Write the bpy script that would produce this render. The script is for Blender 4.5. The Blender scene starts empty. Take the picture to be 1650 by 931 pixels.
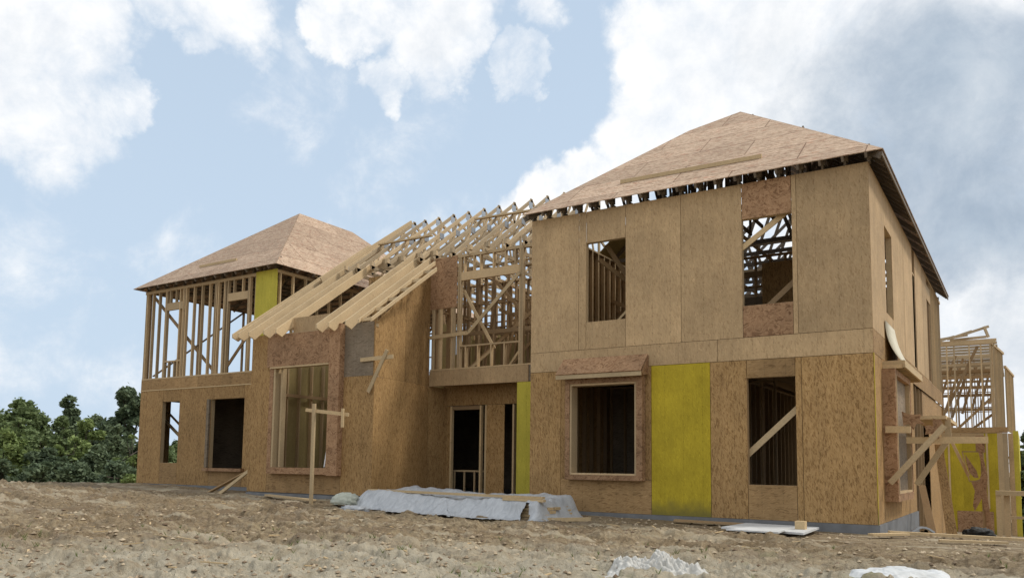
import bpy, math, random
import numpy as np
from mathutils import Vector, Matrix, noise as mnoise
random.seed(7)
R = math.radians
scene = bpy.context.scene
COL = scene.collection

# ------------------------------------------------------------------ camera
CAM = Vector((1.9534, -13.5534, 0.8641))
cd = bpy.data.cameras.new('camera'); cam = bpy.data.objects.new('camera', cd); COL.objects.link(cam)
right = Vector((0.84186507, 0.53954818, 0.01228672)); fwd = Vector((-0.53831383, 0.83788011, 0.0904165))
up = Vector((0.03848926, -0.08273261, 0.99582824))
m = Matrix.Identity(4)
for i in range(3):
    m[i][0] = right[i]; m[i][1] = up[i]; m[i][2] = -fwd[i]; m[i][3] = CAM[i]
cam.matrix_world = m
cd.sensor_width = 36; cd.lens = 36 * 1286.87 / 1650; cd.shift_x = 0.0; cd.shift_y = 0.1005
cd.clip_start = 0.1; cd.clip_end = 4000
scene.camera = cam

# ------------------------------------------------------------------ sky
SUN_ELEV, SUN_AZ = 52, 54          # azimuth measured from +Y (north) towards +X
world = bpy.data.worlds.new('World'); scene.world = world; world.use_nodes = True
wt = world.node_tree; wt.nodes.clear()

class NT:
    """tiny node helper"""
    def __init__(s, t): s.t = t
    def n(s, kind, **kw):
        nd = s.t.nodes.new(kind)
        for k, v in kw.items():
            if k.startswith('_'): setattr(nd, k[1:], v)
        for k, v in kw.items():
            if not k.startswith('_'): s.put(nd, k, v)
        return nd
    def put(s, nd, key, v):
        key = {'a': 0, 'b': 1, 'c': 2}.get(key, key)
        inp = nd.inputs[key] if isinstance(key, int) else nd.inputs[key.replace('__', ' ')]
        if isinstance(v, bpy.types.NodeSocket): s.t.links.new(v, inp)
        else: inp.default_value = v
    def math(s, op, a, b=0.0, clamp=False):
        nd = s.n('ShaderNodeMath', _operation=op, a=a, b=b); nd.use_clamp = clamp
        return nd.outputs[0]
    def vmath(s, op, a, b=(0, 0, 0)):
        nd = s.n('ShaderNodeVectorMath', _operation=op, a=a, b=b)
        return nd.outputs['Value'] if op in ('DOT_PRODUCT', 'LENGTH') else nd.outputs[0]
    def rng(s, v, a, b, c=0.0, d=1.0, smooth=False):
        nd = s.n('ShaderNodeMapRange', _interpolation_type='SMOOTHSTEP' if smooth else 'LINEAR')
        nd.clamp = True
        for k, x in zip(range(5), (v, a, b, c, d)): s.put(nd, k, x)
        return nd.outputs[0]
    def mix(s, f, a, b, mode='MIX'):
        nd = s.n('ShaderNodeMix', _data_type='RGBA', _blend_type=mode)
        s.put(nd, 0, f)
        for sock, v in ((nd.inputs[6], a), (nd.inputs[7], b)):
            if isinstance(v, bpy.types.NodeSocket): s.t.links.new(v, sock)
            else: sock.default_value = (*v, 1) if len(v) == 3 else v
        return nd.outputs[2]
    def noise(s, vec, scale, detail=4, rough=.55, dist=0.0):
        nd = s.n('ShaderNodeTexNoise', Vector=vec, Scale=scale, Detail=detail, Roughness=rough, Distortion=dist)
        return nd.outputs[0]
    def combine(s, x, y, z):
        return s.n('ShaderNodeCombineXYZ', X=x, Y=y, Z=z).outputs[0]

def rgb(r, g, b):  # sRGB 0-255 to linear
    f = lambda c: (c / 255 / 12.92) if c <= 10.3 else ((c / 255 + .055) / 1.055) ** 2.4
    return (f(r), f(g), f(b))

W = NT(wt)
tc = W.n('ShaderNodeTexCoord').outputs['Generated']
dirn = W.vmath('NORMALIZE', tc)
sky = W.n('ShaderNodeTexSky', _sky_type='NISHITA', _sun_disc=False, _sun_elevation=R(SUN_ELEV), _sun_rotation=R(SUN_AZ),
          _air_density=1.2, _dust_density=2.5, _ozone_density=1.0)
skyc = sky.outputs[0]
sep = W.n('ShaderNodeSeparateXYZ', Vector=dirn)
zz = sep.outputs['Z']
# thin high veil, paler towards the horizon
hz = W.rng(zz, 0.0, 0.5, 0.95, 0.80)
skyc = W.mix(hz, skyc, (5.5, 6.75, 8.2))
# cloud banks: world directions, cos of inner/outer radius, weight
BLOBS = [(-0.825, 0.364, 0.432, 0.99061, 0.99967, 1), (-0.839, 0.392, 0.377, 0.99348, 0.99977, 1), (-0.804, 0.407, 0.434, 0.99582, 0.99985, 1), (-0.863, 0.386, 0.325, 0.99868, 0.99995, 0.8), (-0.81, 0.45, 0.377, 0.99915, 0.99997, 0.75), (-0.838, 0.418, 0.351, 0.99837, 0.99994, 0.8), (-0.798, 0.471, 0.376, 0.99968, 0.99999, 0.5), (-0.733, 0.48, 0.482, 0.99765, 0.99992, 0.9), (-0.712, 0.522, 0.469, 0.99716, 0.9999, 0.95), (-0.741, 0.514, 0.432, 0.99933, 0.99998, 0.75), (-0.69, 0.559, 0.459, 0.99949, 0.99998, 0.6), (-0.598, 0.621, 0.506, 0.99716, 0.9999, 0.95), (-0.551, 0.672, 0.495, 0.99529, 0.99983, 1), (-0.528, 0.707, 0.471, 0.99868, 0.99995, 0.9), (-0.615, 0.658, 0.435, 0.99925, 0.99997, 0.8), (-0.629, 0.611, 0.481, 0.99925, 0.99997, 0.8), (-0.441, 0.735, 0.515, 0.99896, 0.99996, 0.7), (-0.473, 0.755, 0.455, 0.99956, 0.99998, 0.55), (-0.33, 0.808, 0.488, 0.9968, 0.99989, 1), (-0.283, 0.818, 0.5, 0.99582, 0.99985, 1), (-0.314, 0.842, 0.44, 0.99823, 0.99994, 1), (-0.265, 0.867, 0.423, 0.99211, 0.99972, 1), (-0.355, 0.85, 0.389, 0.99633, 0.99987, 1), (-0.437, 0.817, 0.376, 0.99896, 0.99996, 1), (-0.424, 0.841, 0.335, 0.9954, 0.99984, 1), (-0.511, 0.797, 0.321, 0.99874, 0.99996, 0.95), (-0.466, 0.816, 0.343, 0.99823, 0.99994, 0.95), (-0.197, 0.871, 0.45, 0.98119, 0.99934, 1.1), (-0.111, 0.885, 0.453, 0.96856, 0.99889, 1.1), (-0.085, 0.937, 0.338, 0.95618, 0.99845, 1.1), (-0.004, 0.936, 0.353, 0.95946, 0.99857, 1.1), (-0.011, 0.979, 0.201, 0.96565, 0.99879, 1.1), (-0.005, 0.997, 0.071, 0.97399, 0.99908, 1.0), (-0.195, 0.915, 0.353, 0.99061, 0.99967, 1.1), (-0.868, 0.492, 0.068, 0.98723, 0.99955, 0.42), (-0.898, 0.417, 0.143, 0.98723, 0.99955, 0.36), (-0.634, 0.676, 0.376, 0.98119, 0.99934, 0.3), (-0.799, 0.58, 0.16, 0.99061, 0.99967, 0.25)]
GREY = [(-0.1, 0.923, 0.37, 0.97877, 0.99971, 1.0), (-0.019, 0.96, 0.278, 0.98757, 0.99983, 1.0), (-0.175, 0.915, 0.363, 0.99109, 0.99988, 0.8), (0.006, 0.936, 0.351, 0.98346, 0.99977, 0.8), (-0.066, 0.894, 0.444, 0.9894, 0.99985, 0.45), (-0.219, 0.855, 0.47, 0.99639, 0.99995, 0.5), (-0.046, 0.982, 0.185, 0.99403, 0.99992, 0.35), (-0.003, 0.992, 0.129, 0.99529, 0.99993, 0.6), (-0.096, 0.986, 0.135, 0.99403, 0.99992, 0.4), (-0.555, 0.677, 0.483, 0.99735, 0.99996, 0.5), (-0.592, 0.635, 0.496, 0.99882, 0.99998, 0.35), (-0.825, 0.389, 0.411, 0.99639, 0.99995, 0.4), (-0.297, 0.836, 0.462, 0.99735, 0.99996, 0.35), (-0.704, 0.532, 0.471, 0.99882, 0.99998, 0.25)]
warp = W.n('ShaderNodeTexNoise', Vector=dirn, Scale=7.0, Detail=7.0, Roughness=0.6).outputs[1]
warp = W.vmath('SUBTRACT', warp, (0.5, 0.5, 0.5))
wsc = W.n('ShaderNodeVectorMath', _operation='SCALE', a=warp); wsc.inputs['Scale'].default_value = 0.16
wd = W.vmath('NORMALIZE', W.vmath('ADD', dirn, wsc.outputs[0]))
def blobsum(lst):
    tot = None
    for (x, y, z, co, ci, w) in lst:
        d = W.vmath('DOT_PRODUCT', wd, (x, y, z))
        v = W.math('MULTIPLY', W.rng(d, co, ci, 0, 1, True), w)
        tot = v if tot is None else W.math('MAXIMUM', tot, v)
    return tot
fb = W.noise(dirn, 7.0, 10, .66, .4)
fb2 = W.noise(dirn, 14.0, 8, .65, .2)
elsew = W.rng(W.vmath('DOT_PRODUCT', dirn, (-0.538, 0.838, 0.09)), 0.55, 0.35, 0, .75, True)   # the rest of the sky is half covered
dens = W.math('MAXIMUM', blobsum(BLOBS), elsew)
dens = W.math('ADD', dens, W.math('MULTIPLY', W.math('SUBTRACT', fb, .5), 1.5))
dens = W.math('ADD', dens, W.math('MULTIPLY', W.math('SUBTRACT', fb2, .5), .9))
mask = W.rng(dens, .16, 1.0, 0, 1, True)
gr = W.math('ADD', blobsum(GREY), W.math('MULTIPLY', W.math('SUBTRACT', fb, .5), .9))
gr = W.rng(gr, .25, 1.1, 0, 1, True)
soft = W.rng(fb2, .3, .7, 0, 1, True)
white = W.mix(soft, (7.8, 8.2, 8.7), (9.6, 9.6, 9.6))
greyc = W.mix(soft, (3.5, 4.3, 5.3), (4.5, 5.3, 6.2))
cloudc = W.mix(gr, white, greyc)
final = W.mix(mask, skyc, cloudc)
bg = W.n('ShaderNodeBackground', Color=final, Strength=0.1)
out = W.n('ShaderNodeOutputWorld'); wt.links.new(bg.outputs[0], out.inputs[0])

sl = bpy.data.lights.new('sun', 'SUN'); sl.energy = 2.1; sl.angle = R(10); sl.color = (1, .95, .87)
so = bpy.data.objects.new('sun', sl); COL.objects.link(so)
se, sa = R(SUN_ELEV), R(SUN_AZ)
sdir = Vector((math.sin(sa) * math.cos(se), math.cos(sa) * math.cos(se), math.sin(se)))
so.rotation_euler = (-sdir).to_track_quat('-Z', 'Y').to_euler()
scene.view_settings.view_transform = 'Standard'; scene.view_settings.look = 'None'
scene.view_settings.exposure = 0.15; scene.view_settings.gamma = 1.0; scene.view_settings.use_curve_mapping = False

# ------------------------------------------------------------------ materials
def new_mat(name):
    mt = bpy.data.materials.new(name); mt.use_nodes = True
    t = mt.node_tree; b = t.nodes['Principled BSDF']
    b.inputs['Roughness'].default_value = .8
    if 'Specular IOR Level' in b.inputs: b.inputs['Specular IOR Level'].default_value = .25
    return mt, NT(t), b

def bump(N, b, h, strength=.3, dist=.01):
    nd = N.n('ShaderNodeBump', Strength=strength, Distance=dist, Height=h)
    N.t.links.new(nd.outputs[0], b.inputs['Normal'])

def lumber(name, c, var=.25, grey=0.0):
    mt, N, b = new_mat(name)
    geo = N.n('ShaderNodeNewGeometry'); tcn = N.n('ShaderNodeTexCoord'); oi = N.n('ShaderNodeObjectInfo')
    rnd = N.math('FRACT', N.math('ADD', geo.outputs['Random Per Island'], oi.outputs['Random']))
    v = N.math('ADD', N.math('MULTIPLY', rnd, var), 1 - var * .6)
    pos = N.vmath('ADD', tcn.outputs['Object'], N.combine(N.math('MULTIPLY', rnd, 31.), 0., 0.))
    n1 = N.noise(N.vmath('MULTIPLY', pos, (9, 9, 9)), 3.0, 5, .65, 1.2)
    n2 = N.noise(pos, 1.7, 3, .5)
    k = N.math('MULTIPLY', v, N.rng(n1, .3, .7, .84, 1.1))
    k = N.math('MULTIPLY', k, N.rng(n2, .3, .7, .88, 1.08))
    col = N.mix(N.rng(rnd, .0, 1., 0., .5), c, (c[0] * .93, c[1] * .86, c[2] * .74))
    col = N.mix(N.rng(n2, .55, .75, 0, .35 + grey), col, (c[0] * .66, c[1] * .68, c[2] * .72))
    sc = N.n('ShaderNodeVectorMath', _operation='SCALE', a=col); N.put(sc, 'Scale', k)
    knots = N.n('ShaderNodeTexVoronoi', Vector=pos, Scale=3.2)
    col = N.mix(N.rng(knots.outputs[0], .07, .035, 0, .6), sc.outputs[0], (c[0] * .4, c[1] * .28, c[2] * .2))
    N.t.links.new(col, b.inputs['Base Color'])
    bump(N, b, n1, .25, .004)
    return mt

def osb(name, light, mid, dark, orient='v', contrast=1.0, blotch=.25, seams=None, fleck=.93, brown=None, stain=None):
    """strand board: long flakes lying mostly along one axis"""
    mt, N, b = new_mat(name)
    oi = N.n('ShaderNodeObjectInfo'); rnd = oi.outputs['Random']
    tcn = N.n('ShaderNodeTexCoord')
    base = tcn.outputs['UV'] if orient == 'uv' else tcn.outputs['Object']
    off = N.combine(N.math('MULTIPLY', rnd, 37.), N.math('MULTIPLY', rnd, 17.), N.math('MULTIPLY', rnd, 53.))
    pos = N.vmath('ADD', base, off)
    wn = N.n('ShaderNodeTexNoise', Vector=pos, Scale=5.0, Detail=3.0)
    w = N.n('ShaderNodeVectorMath', _operation='SCALE', a=N.vmath('SUBTRACT', wn.outputs[1], (.5, .5, .5)))
    w.inputs['Scale'].default_value = .07 if orient != 'swirl' else .4
    p = N.vmath('ADD', pos, w.outputs[0])
    sc = {'v': (58, 58, 13), 'h': (11, 11, 46), 'uv': (9, 40, 40), 'swirl': (15, 15, 36)}[orient]
    sc2 = tuple(x * 1.7 for x in sc)
    v1 = N.n('ShaderNodeTexVoronoi', Vector=N.vmath('MULTIPLY', p, sc), Scale=1.0)
    rot = N.n('ShaderNodeVectorRotate', Vector=p, Angle=.5); rot.inputs['Axis'].default_value = (0.3, 1, 0) if orient != 'uv' else (0, 0, 1)
    v2 = N.n('ShaderNodeTexVoronoi', Vector=N.vmath('MULTIPLY', rot.outputs[0], sc2), Scale=1.0)
    s1 = N.n('ShaderNodeSeparateColor', Color=v1.outputs[1]); s2 = N.n('ShaderNodeSeparateColor', Color=v2.outputs[1])
    val = N.math('ADD', N.math('MULTIPLY', s1.outputs[0], .55), N.math('MULTIPLY', s2.outputs[0], .45))
    val = N.rng(val, .5 - .5 / contrast, .5 + .5 / contrast)
    col = N.mix(val, mid, light)
    col = N.mix(N.rng(val, .0, .3, .6, 0), col, dark)
    col = N.mix(N.math('MULTIPLY', N.rng(s1.outputs[1], fleck, fleck + .02), .7), col, brown or dark)
    col = N.mix(N.math('MULTIPLY', N.rng(s2.outputs[1], .95, .97), .5), col, tuple(min(1, c * 1.25) for c in light))
    bl = N.noise(pos, 1.3, 5, .6)
    k = N.math('MULTIPLY', N.rng(bl, .3, .7, 1 - blotch, 1 + blotch * .6), N.rng(rnd, 0, 1, .84, 1.08))
    st = N.noise(N.vmath('MULTIPLY', pos, (2.2, 2.2, .45)), 2.2, 5, .7)
    k = N.math('MULTIPLY', k, N.rng(st, .35, .7, .9, 1.07))
    if orient in ('v', 'h'):
        sp3 = N.n('ShaderNodeSeparateXYZ', Vector=pos)
        fr3 = N.math('FRACT', N.math('MULTIPLY', N.math('ADD', sp3.outputs[0], sp3.outputs[1]), 2.85))
        k = N.math('MULTIPLY', k, N.rng(N.math('ABSOLUTE', N.math('SUBTRACT', fr3, .5)), .0, .02, .84, 1.))
        dots = N.math('MULTIPLY', N.rng(N.math('ABSOLUTE', N.math('SUBTRACT', fr3, .5)), .0, .035, 1., 0.), N.math('LESS_THAN', N.math('FRACT', N.math('MULTIPLY', sp3.outputs[2], 6.5)), .12))
        k = N.math('MULTIPLY', k, N.math('SUBTRACT', 1.0, N.math('MULTIPLY', dots, .35)))
    if seams:
        br = N.n('ShaderNodeTexBrick', Vector=tcn.outputs['UV'], Scale=1.0)
        br.offset = .5
        for kk, vv in (('Color1', (1, 1, 1, 1)), ('Color2', (.82, .81, .80, 1)), ('Mortar', (.42, .36, .32, 1)), ('Mortar Size', .011),
                       ('Mortar Smooth', .1), ('Brick Width', seams[0]), ('Row Height', seams[1])):
            br.inputs[kk].default_value = vv
        col = N.mix(1.0, col, br.outputs[0], 'MULTIPLY')
    s = N.n('ShaderNodeVectorMath', _operation='SCALE', a=col); N.put(s, 'Scale', k)
    col = s.outputs[0]
    if stain:
        zc = N.n('ShaderNodeSeparateXYZ', Vector=tcn.outputs['Object']).outputs['Z']
        zc = N.math('ADD', zc, N.math('MULTIPLY', N.math('SUBTRACT', N.noise(pos, 4., 4), .5), .35))
        col = N.mix(N.rng(zc, stain[0], stain[1], .85, 0, True), col, stain[2])
    N.t.links.new(col, b.inputs['Base Color'])
    bump(N, b, val, .35, .003)
    return mt

def plain(name, c, c2=None, scale=6, rough=.8, bmp=.2, metallic=0):
    mt, N, b = new_mat(name)
    tcn = N.n('ShaderNodeTexCoord')
    n1 = N.noise(tcn.outputs['Object'], scale, 6, .65)
    col = N.mix(N.rng(n1, .3, .7), c, c2 or tuple(x * .75 for x in c))
    N.t.links.new(col, b.inputs['Base Color']); b.inputs['Roughness'].default_value = rough
    b.inputs['Metallic'].default_value = metallic
    bump(N, b, n1, bmp, .01)
    return mt

M = {}
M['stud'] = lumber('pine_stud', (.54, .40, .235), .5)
M['stud_dark_shade'] = lumber('pine_stud_dark_shade', (.37, .25, .135), .4)  # darker pine stud copy: interior shade in the colour, also for dark planks
M['rafter'] = lumber('pine_rafter', (.62, .475, .29), .3)
M['board'] = lumber('pine_board', (.57, .43, .25), .35)
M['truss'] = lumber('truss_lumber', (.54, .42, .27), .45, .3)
M['truss_dark'] = lumber('dark_truss_lumber', (.20, .165, .13), .35, .3)  # darker, greyer truss lumber for the sheathed roofs
M['osb_low'] = osb('strand_board_orange', (.44, .275, .118), (.325, .19, .072), (.185, .10, .037), 'v', 1.6, .14, fleck=.955)
M['osb_up'] = osb('strand_board_weathered', (.53, .37, .205), (.445, .305, .16), (.32, .20, .10), 'v', 1.15, .16, fleck=.99, brown=(.24, .13, .06))
M['osb_red'] = osb('strand_board_reddish', (.42, .255, .14), (.31, .175, .09), (.17, .085, .04), 'swirl', 1.4, .2, fleck=.9)
M['osb_h'] = osb('strand_board_flat_flakes', (.41, .26, .12), (.33, .20, .085), (.21, .12, .05), 'h', 1.1, .2)
M['osb_roof'] = osb('strand_board_roof', (.60, .445, .315), (.43, .295, .195), (.25, .14, .088), 'uv', 1.7, .08, seams=(2.2, .9), fleck=.95, brown=(.42, .2, .12))
M['osb_grey_shade'] = osb('strand_board_grey_shade', (.26, .205, .145), (.20, .155, .105), (.14, .105, .07), 'h', 1.0, .25)  # grey board, kept darker so shade of indoor partitions is in its colour
M['yellow'] = osb('yellow_sheathing', (.50, .38, .03), (.43, .32, .022), (.34, .25, .016), 'v', 1.0, .2, fleck=.99, stain=(.02, .34, (.17, .145, .04)))
M['yellow_pale'] = osb('yellow_green_sheathing', (.58, .50, .075), (.52, .45, .06), (.46, .39, .05), 'v', 1.0, .12, fleck=.99)
M['inside_sheet'] = osb('sheathing_inside_face', (.46, .36, .16), (.42, .33, .14), (.36, .27, .11), 'v', 1.0, .12, fleck=.99)
M['concrete'] = plain('foundation_concrete', (.21, .215, .22), (.14, .14, .14), 3)
M['white'] = plain('white_foam_board', (.66, .67, .67), (.50, .50, .48), 5, .6, .1)
M['pipe'] = plain('white_plastic_pipe', (.8, .8, .82), (.7, .7, .7), 5, .4, .05)
M['paper'] = plain('pale_wrap_sheet', (.62, .57, .44), (.52, .47, .35), 4, .7, .1)
M['steel'] = plain('galvanised_plate', (.45, .48, .5), (.35, .37, .4), 20, .45, .1, .7)

# ------------------------------------------------------------------ mesh helpers
class MB:
    def __init__(s): s.v = []; s.f = []; s.uv = None
    def raw(s, vs, fs):
        o = len(s.v); s.v += [tuple(v) for v in vs]; s.f += [tuple(i + o for i in f) for f in fs]; return s
    def box(s, x0, x1, y0, y1, z0, z1):
        if x0 > x1: x0, x1 = x1, x0
        if y0 > y1: y0, y1 = y1, y0
        if z0 > z1: z0, z1 = z1, z0
        vs = [(x0, y0, z0), (x1, y0, z0), (x1, y1, z0), (x0, y1, z0), (x0, y0, z1), (x1, y0, z1), (x1, y1, z1), (x0, y1, z1)]
        return s.raw(vs, [(0, 3, 2, 1), (4, 5, 6, 7), (0, 1, 5, 4), (1, 2, 6, 5), (2, 3, 7, 6), (3, 0, 4, 7)])
    def beam(s, p, q, w, h, ref=(0, 0, 1)):
        """board from p to q; h measured along ref (made perpendicular), w across"""
        p, q = Vector(p), Vector(q); d = (q - p).normalized(); r = Vector(ref)
        u_ = r - d * r.dot(d)
        if u_.length < 1e-4: u_ = Vector((1, 0, 0)) - d * d.x
        u_.normalize(); sd = d.cross(u_)
        vs = []
        for e in (p, q):
            for a, b_ in ((-1, -1), (1, -1), (1, 1), (-1, 1)):
                vs.append(e + sd * (a * w / 2) + u_ * (b_ * h / 2))
        return s.raw(vs, [(0, 1, 2, 3), (7, 6, 5, 4), (0, 4, 5, 1), (1, 5, 6, 2), (2, 6, 7, 3), (3, 7, 4, 0)])
    def slab(s, poly, t):
        """planar polygon thickened by vector t"""
        n = len(poly); t = Vector(t); vs = [Vector(p) for p in poly] + [Vector(p) + t for p in poly]
        fs = [tuple(range(n)), tuple(range(2 * n - 1, n - 1, -1))] + [(i, i + n, (i + 1) % n + n, (i + 1) % n) for i in range(n)]
        return s.raw(vs, fs)
    def build(s, name, mat, parent=None, origin=None, uvf=None, smooth=False):
        o0 = Vector(origin) if origin is not None else (parent_origin(parent) if parent else Vector((0, 0, 0)))
        me = bpy.data.meshes.new(name)
        me.from_pydata([tuple(Vector(v) - o0) for v in s.v], [], s.f); me.update()
        me.materials.append(mat)
        if uvf:
            uvl = me.uv_layers.new(name='UVMap')
            for lp in me.loops:
                uvl.data[lp.index].uv = uvf(Vector(s.v[lp.vertex_index]))
        if smooth:
            for p in me.polygons: p.use_smooth = True
        ob = bpy.data.objects.new(name, me); COL.objects.link(ob)
        if parent: ob.parent = parent
        elif origin is not None: ob.location = o0
        ob['_o'] = tuple(o0)
        return ob

def parent_origin(p):
    return Vector(p['_o'])
def tag(o, label, cat, group=None, kind=None):
    if label: o['label'] = label
    if cat: o['category'] = cat
    if group: o['group'] = group
    if kind: o['kind'] = kind
    return o
def thing(name, loc, label, cat, group=None):
    o = bpy.data.objects.new(name, None); COL.objects.link(o); o.location = loc; o.empty_display_size = .3
    o['_o'] = tuple(loc)
    return tag(o, label, cat, group)
def bx(name, mat, parent, *a):
    return MB().box(*a).build(name, mat, parent)
def bm_(name, mat, parent, p, q, w, h, ref=(0, 0, 1)):
    return MB().beam(p, q, w, h, ref).build(name, mat, parent)
T = .012
SD = .085      # stud depth
SW = .036      # stud width

def vnoise(x, y, seed=0):
    xi = np.floor(x).astype(np.int64); yi = np.floor(y).astype(np.int64); xf = x - xi; yf = y - yi
    def h(a, b):
        n = (a * 374761393 + b * 668265263 + seed * 1442695041) & 0xffffffff
        n = ((n ^ (n >> 13)) * 1274126177) & 0xffffffff
        return ((n ^ (n >> 16)) & 0xffff) / 65535.0
    u = xf * xf * (3 - 2 * xf); v = yf * yf * (3 - 2 * yf)
    return (h(xi, yi) * (1 - u) + h(xi + 1, yi) * u) * (1 - v) + (h(xi, yi + 1) * (1 - u) + h(xi + 1, yi + 1) * u) * v
def fbm(x, y, o=4, seed=0, g=.5):
    a = 1.; s = 0.; n = 0.
    for i in range(o):
        s = s + a * vnoise(x * 2 ** i + 13.7 * i, y * 2 ** i - 7.1 * i, seed + i); n += a; a *= g
    return s / n

def base_h(x, y):
    x = np.asarray(x, float); y = np.asarray(y, float)
    z = -.15 - .018 * np.clip(x, -40, 0) - .065 * np.clip(y, 0, 60) / (1 + np.exp(-(x + 3)))
    d = np.hypot(x - CAM.x, y - CAM.y)
    return z - .06 * np.clip(d - 25, 0, 60) * (x < -5) - .03 * np.clip(d - 45, 0, 50) * (x >= -5)
def ground_h(x, y):
    x = np.asarray(x, float); y = np.asarray(y, float)
    z = base_h(x, y)
    near = 1 / (1 + np.exp((y + 1.9 + .2 * np.sin(x)) * 2.2)) * (1 / (1 + np.exp((x - 9) * .5)))   # rough in front of the house
    near = np.maximum(near, .12)
    # wheel ruts running roughly along the front
    a = y + .10 * x + .35 * fbm(x * .5, y * .5, 2, 3)
    rut = (np.abs(((a / .62) % 1) - .5) * 2) ** 2
    z = z + near * .085 * (rut - .4) * fbm(x * .4, y * .4, 2, 9)
    z = z + near * .10 * (fbm(x * .5, y * .7, 3, 5) - .5)
    c1 = fbm(x * 2.6 + .6 * y, y * 4.2, 4, 11, .6)
    z = z + near * .06 * np.clip(c1 - .48, 0, 1) * 2 - near * .05 * np.clip(.46 - c1, 0, 1) * 2
    c2 = fbm(x * 7, y * 9, 3, 21, .6)
    lump = fbm(x * .9 + 5, y * 1.3, 2, 31)
    lm = np.clip(lump * 2.4 - .6, 0, 1)
    wob = .35 * (fbm(x * .35, y * .1, 2, 71) - .5)
    for yc in (-2.2, -3.0, -3.85, -5.3, -6.15, -7.6):
        q = y + .16 * (x + 3) - yc + wob
        tread = .5 + .5 * np.sign(np.sin((x + .5 * np.abs(q)) * 26))
        z = z + (x < 6) * np.clip(fbm(x * .4 + yc, y * .2, 2, 81) * 3 - .8, 0, 1) * (-.075 * np.exp(-(q / .17) ** 4) * (1 - .35 * tread) + .035 * np.exp(-((np.abs(q) - .23) / .07) ** 2))
    z = z + near * .03 * np.clip((c2 - .52) * 7, 0, 1) * lm + near * .03 * np.clip((c1 - .53) * 6, 0, 1) - near * .03 * np.clip((.42 - c1) * 10, 0, 1)
    c3 = fbm(x * 14 + 3, y * 17, 3, 51, .6)
    z = z + near * .013 * np.clip((c3 - .53) * 8, 0, 1)
    z = z + near * .016 * (fbm(x * 22, y * 26, 2, 41) - .5) * np.clip(lump * 2.2 - .6, 0.15, 1)
    return z
_gx = np.arange(-26, 6, .05); _gy = np.arange(-12, 3, .05)
_GZ = None
def gz(x, y):
    global _GZ
    if -25.9 < x < 5.9 and -11.9 < y < 2.9:
        if _GZ is None: _GZ = ground_h(*np.meshgrid(_gx, _gy, indexing='ij'))
        a = (x + 26) / .05; b = (y + 12) / .05; i = int(a); j = int(b); a -= i; b -= j
        return float((_GZ[i, j] * (1 - a) + _GZ[i + 1, j] * a) * (1 - b) + (_GZ[i, j + 1] * (1 - a) + _GZ[i + 1, j + 1] * a) * b)
    return gz_exact(x, y)
def gz_exact(x, y): return float(ground_h(np.array([x]), np.array([y]))[0])

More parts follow.
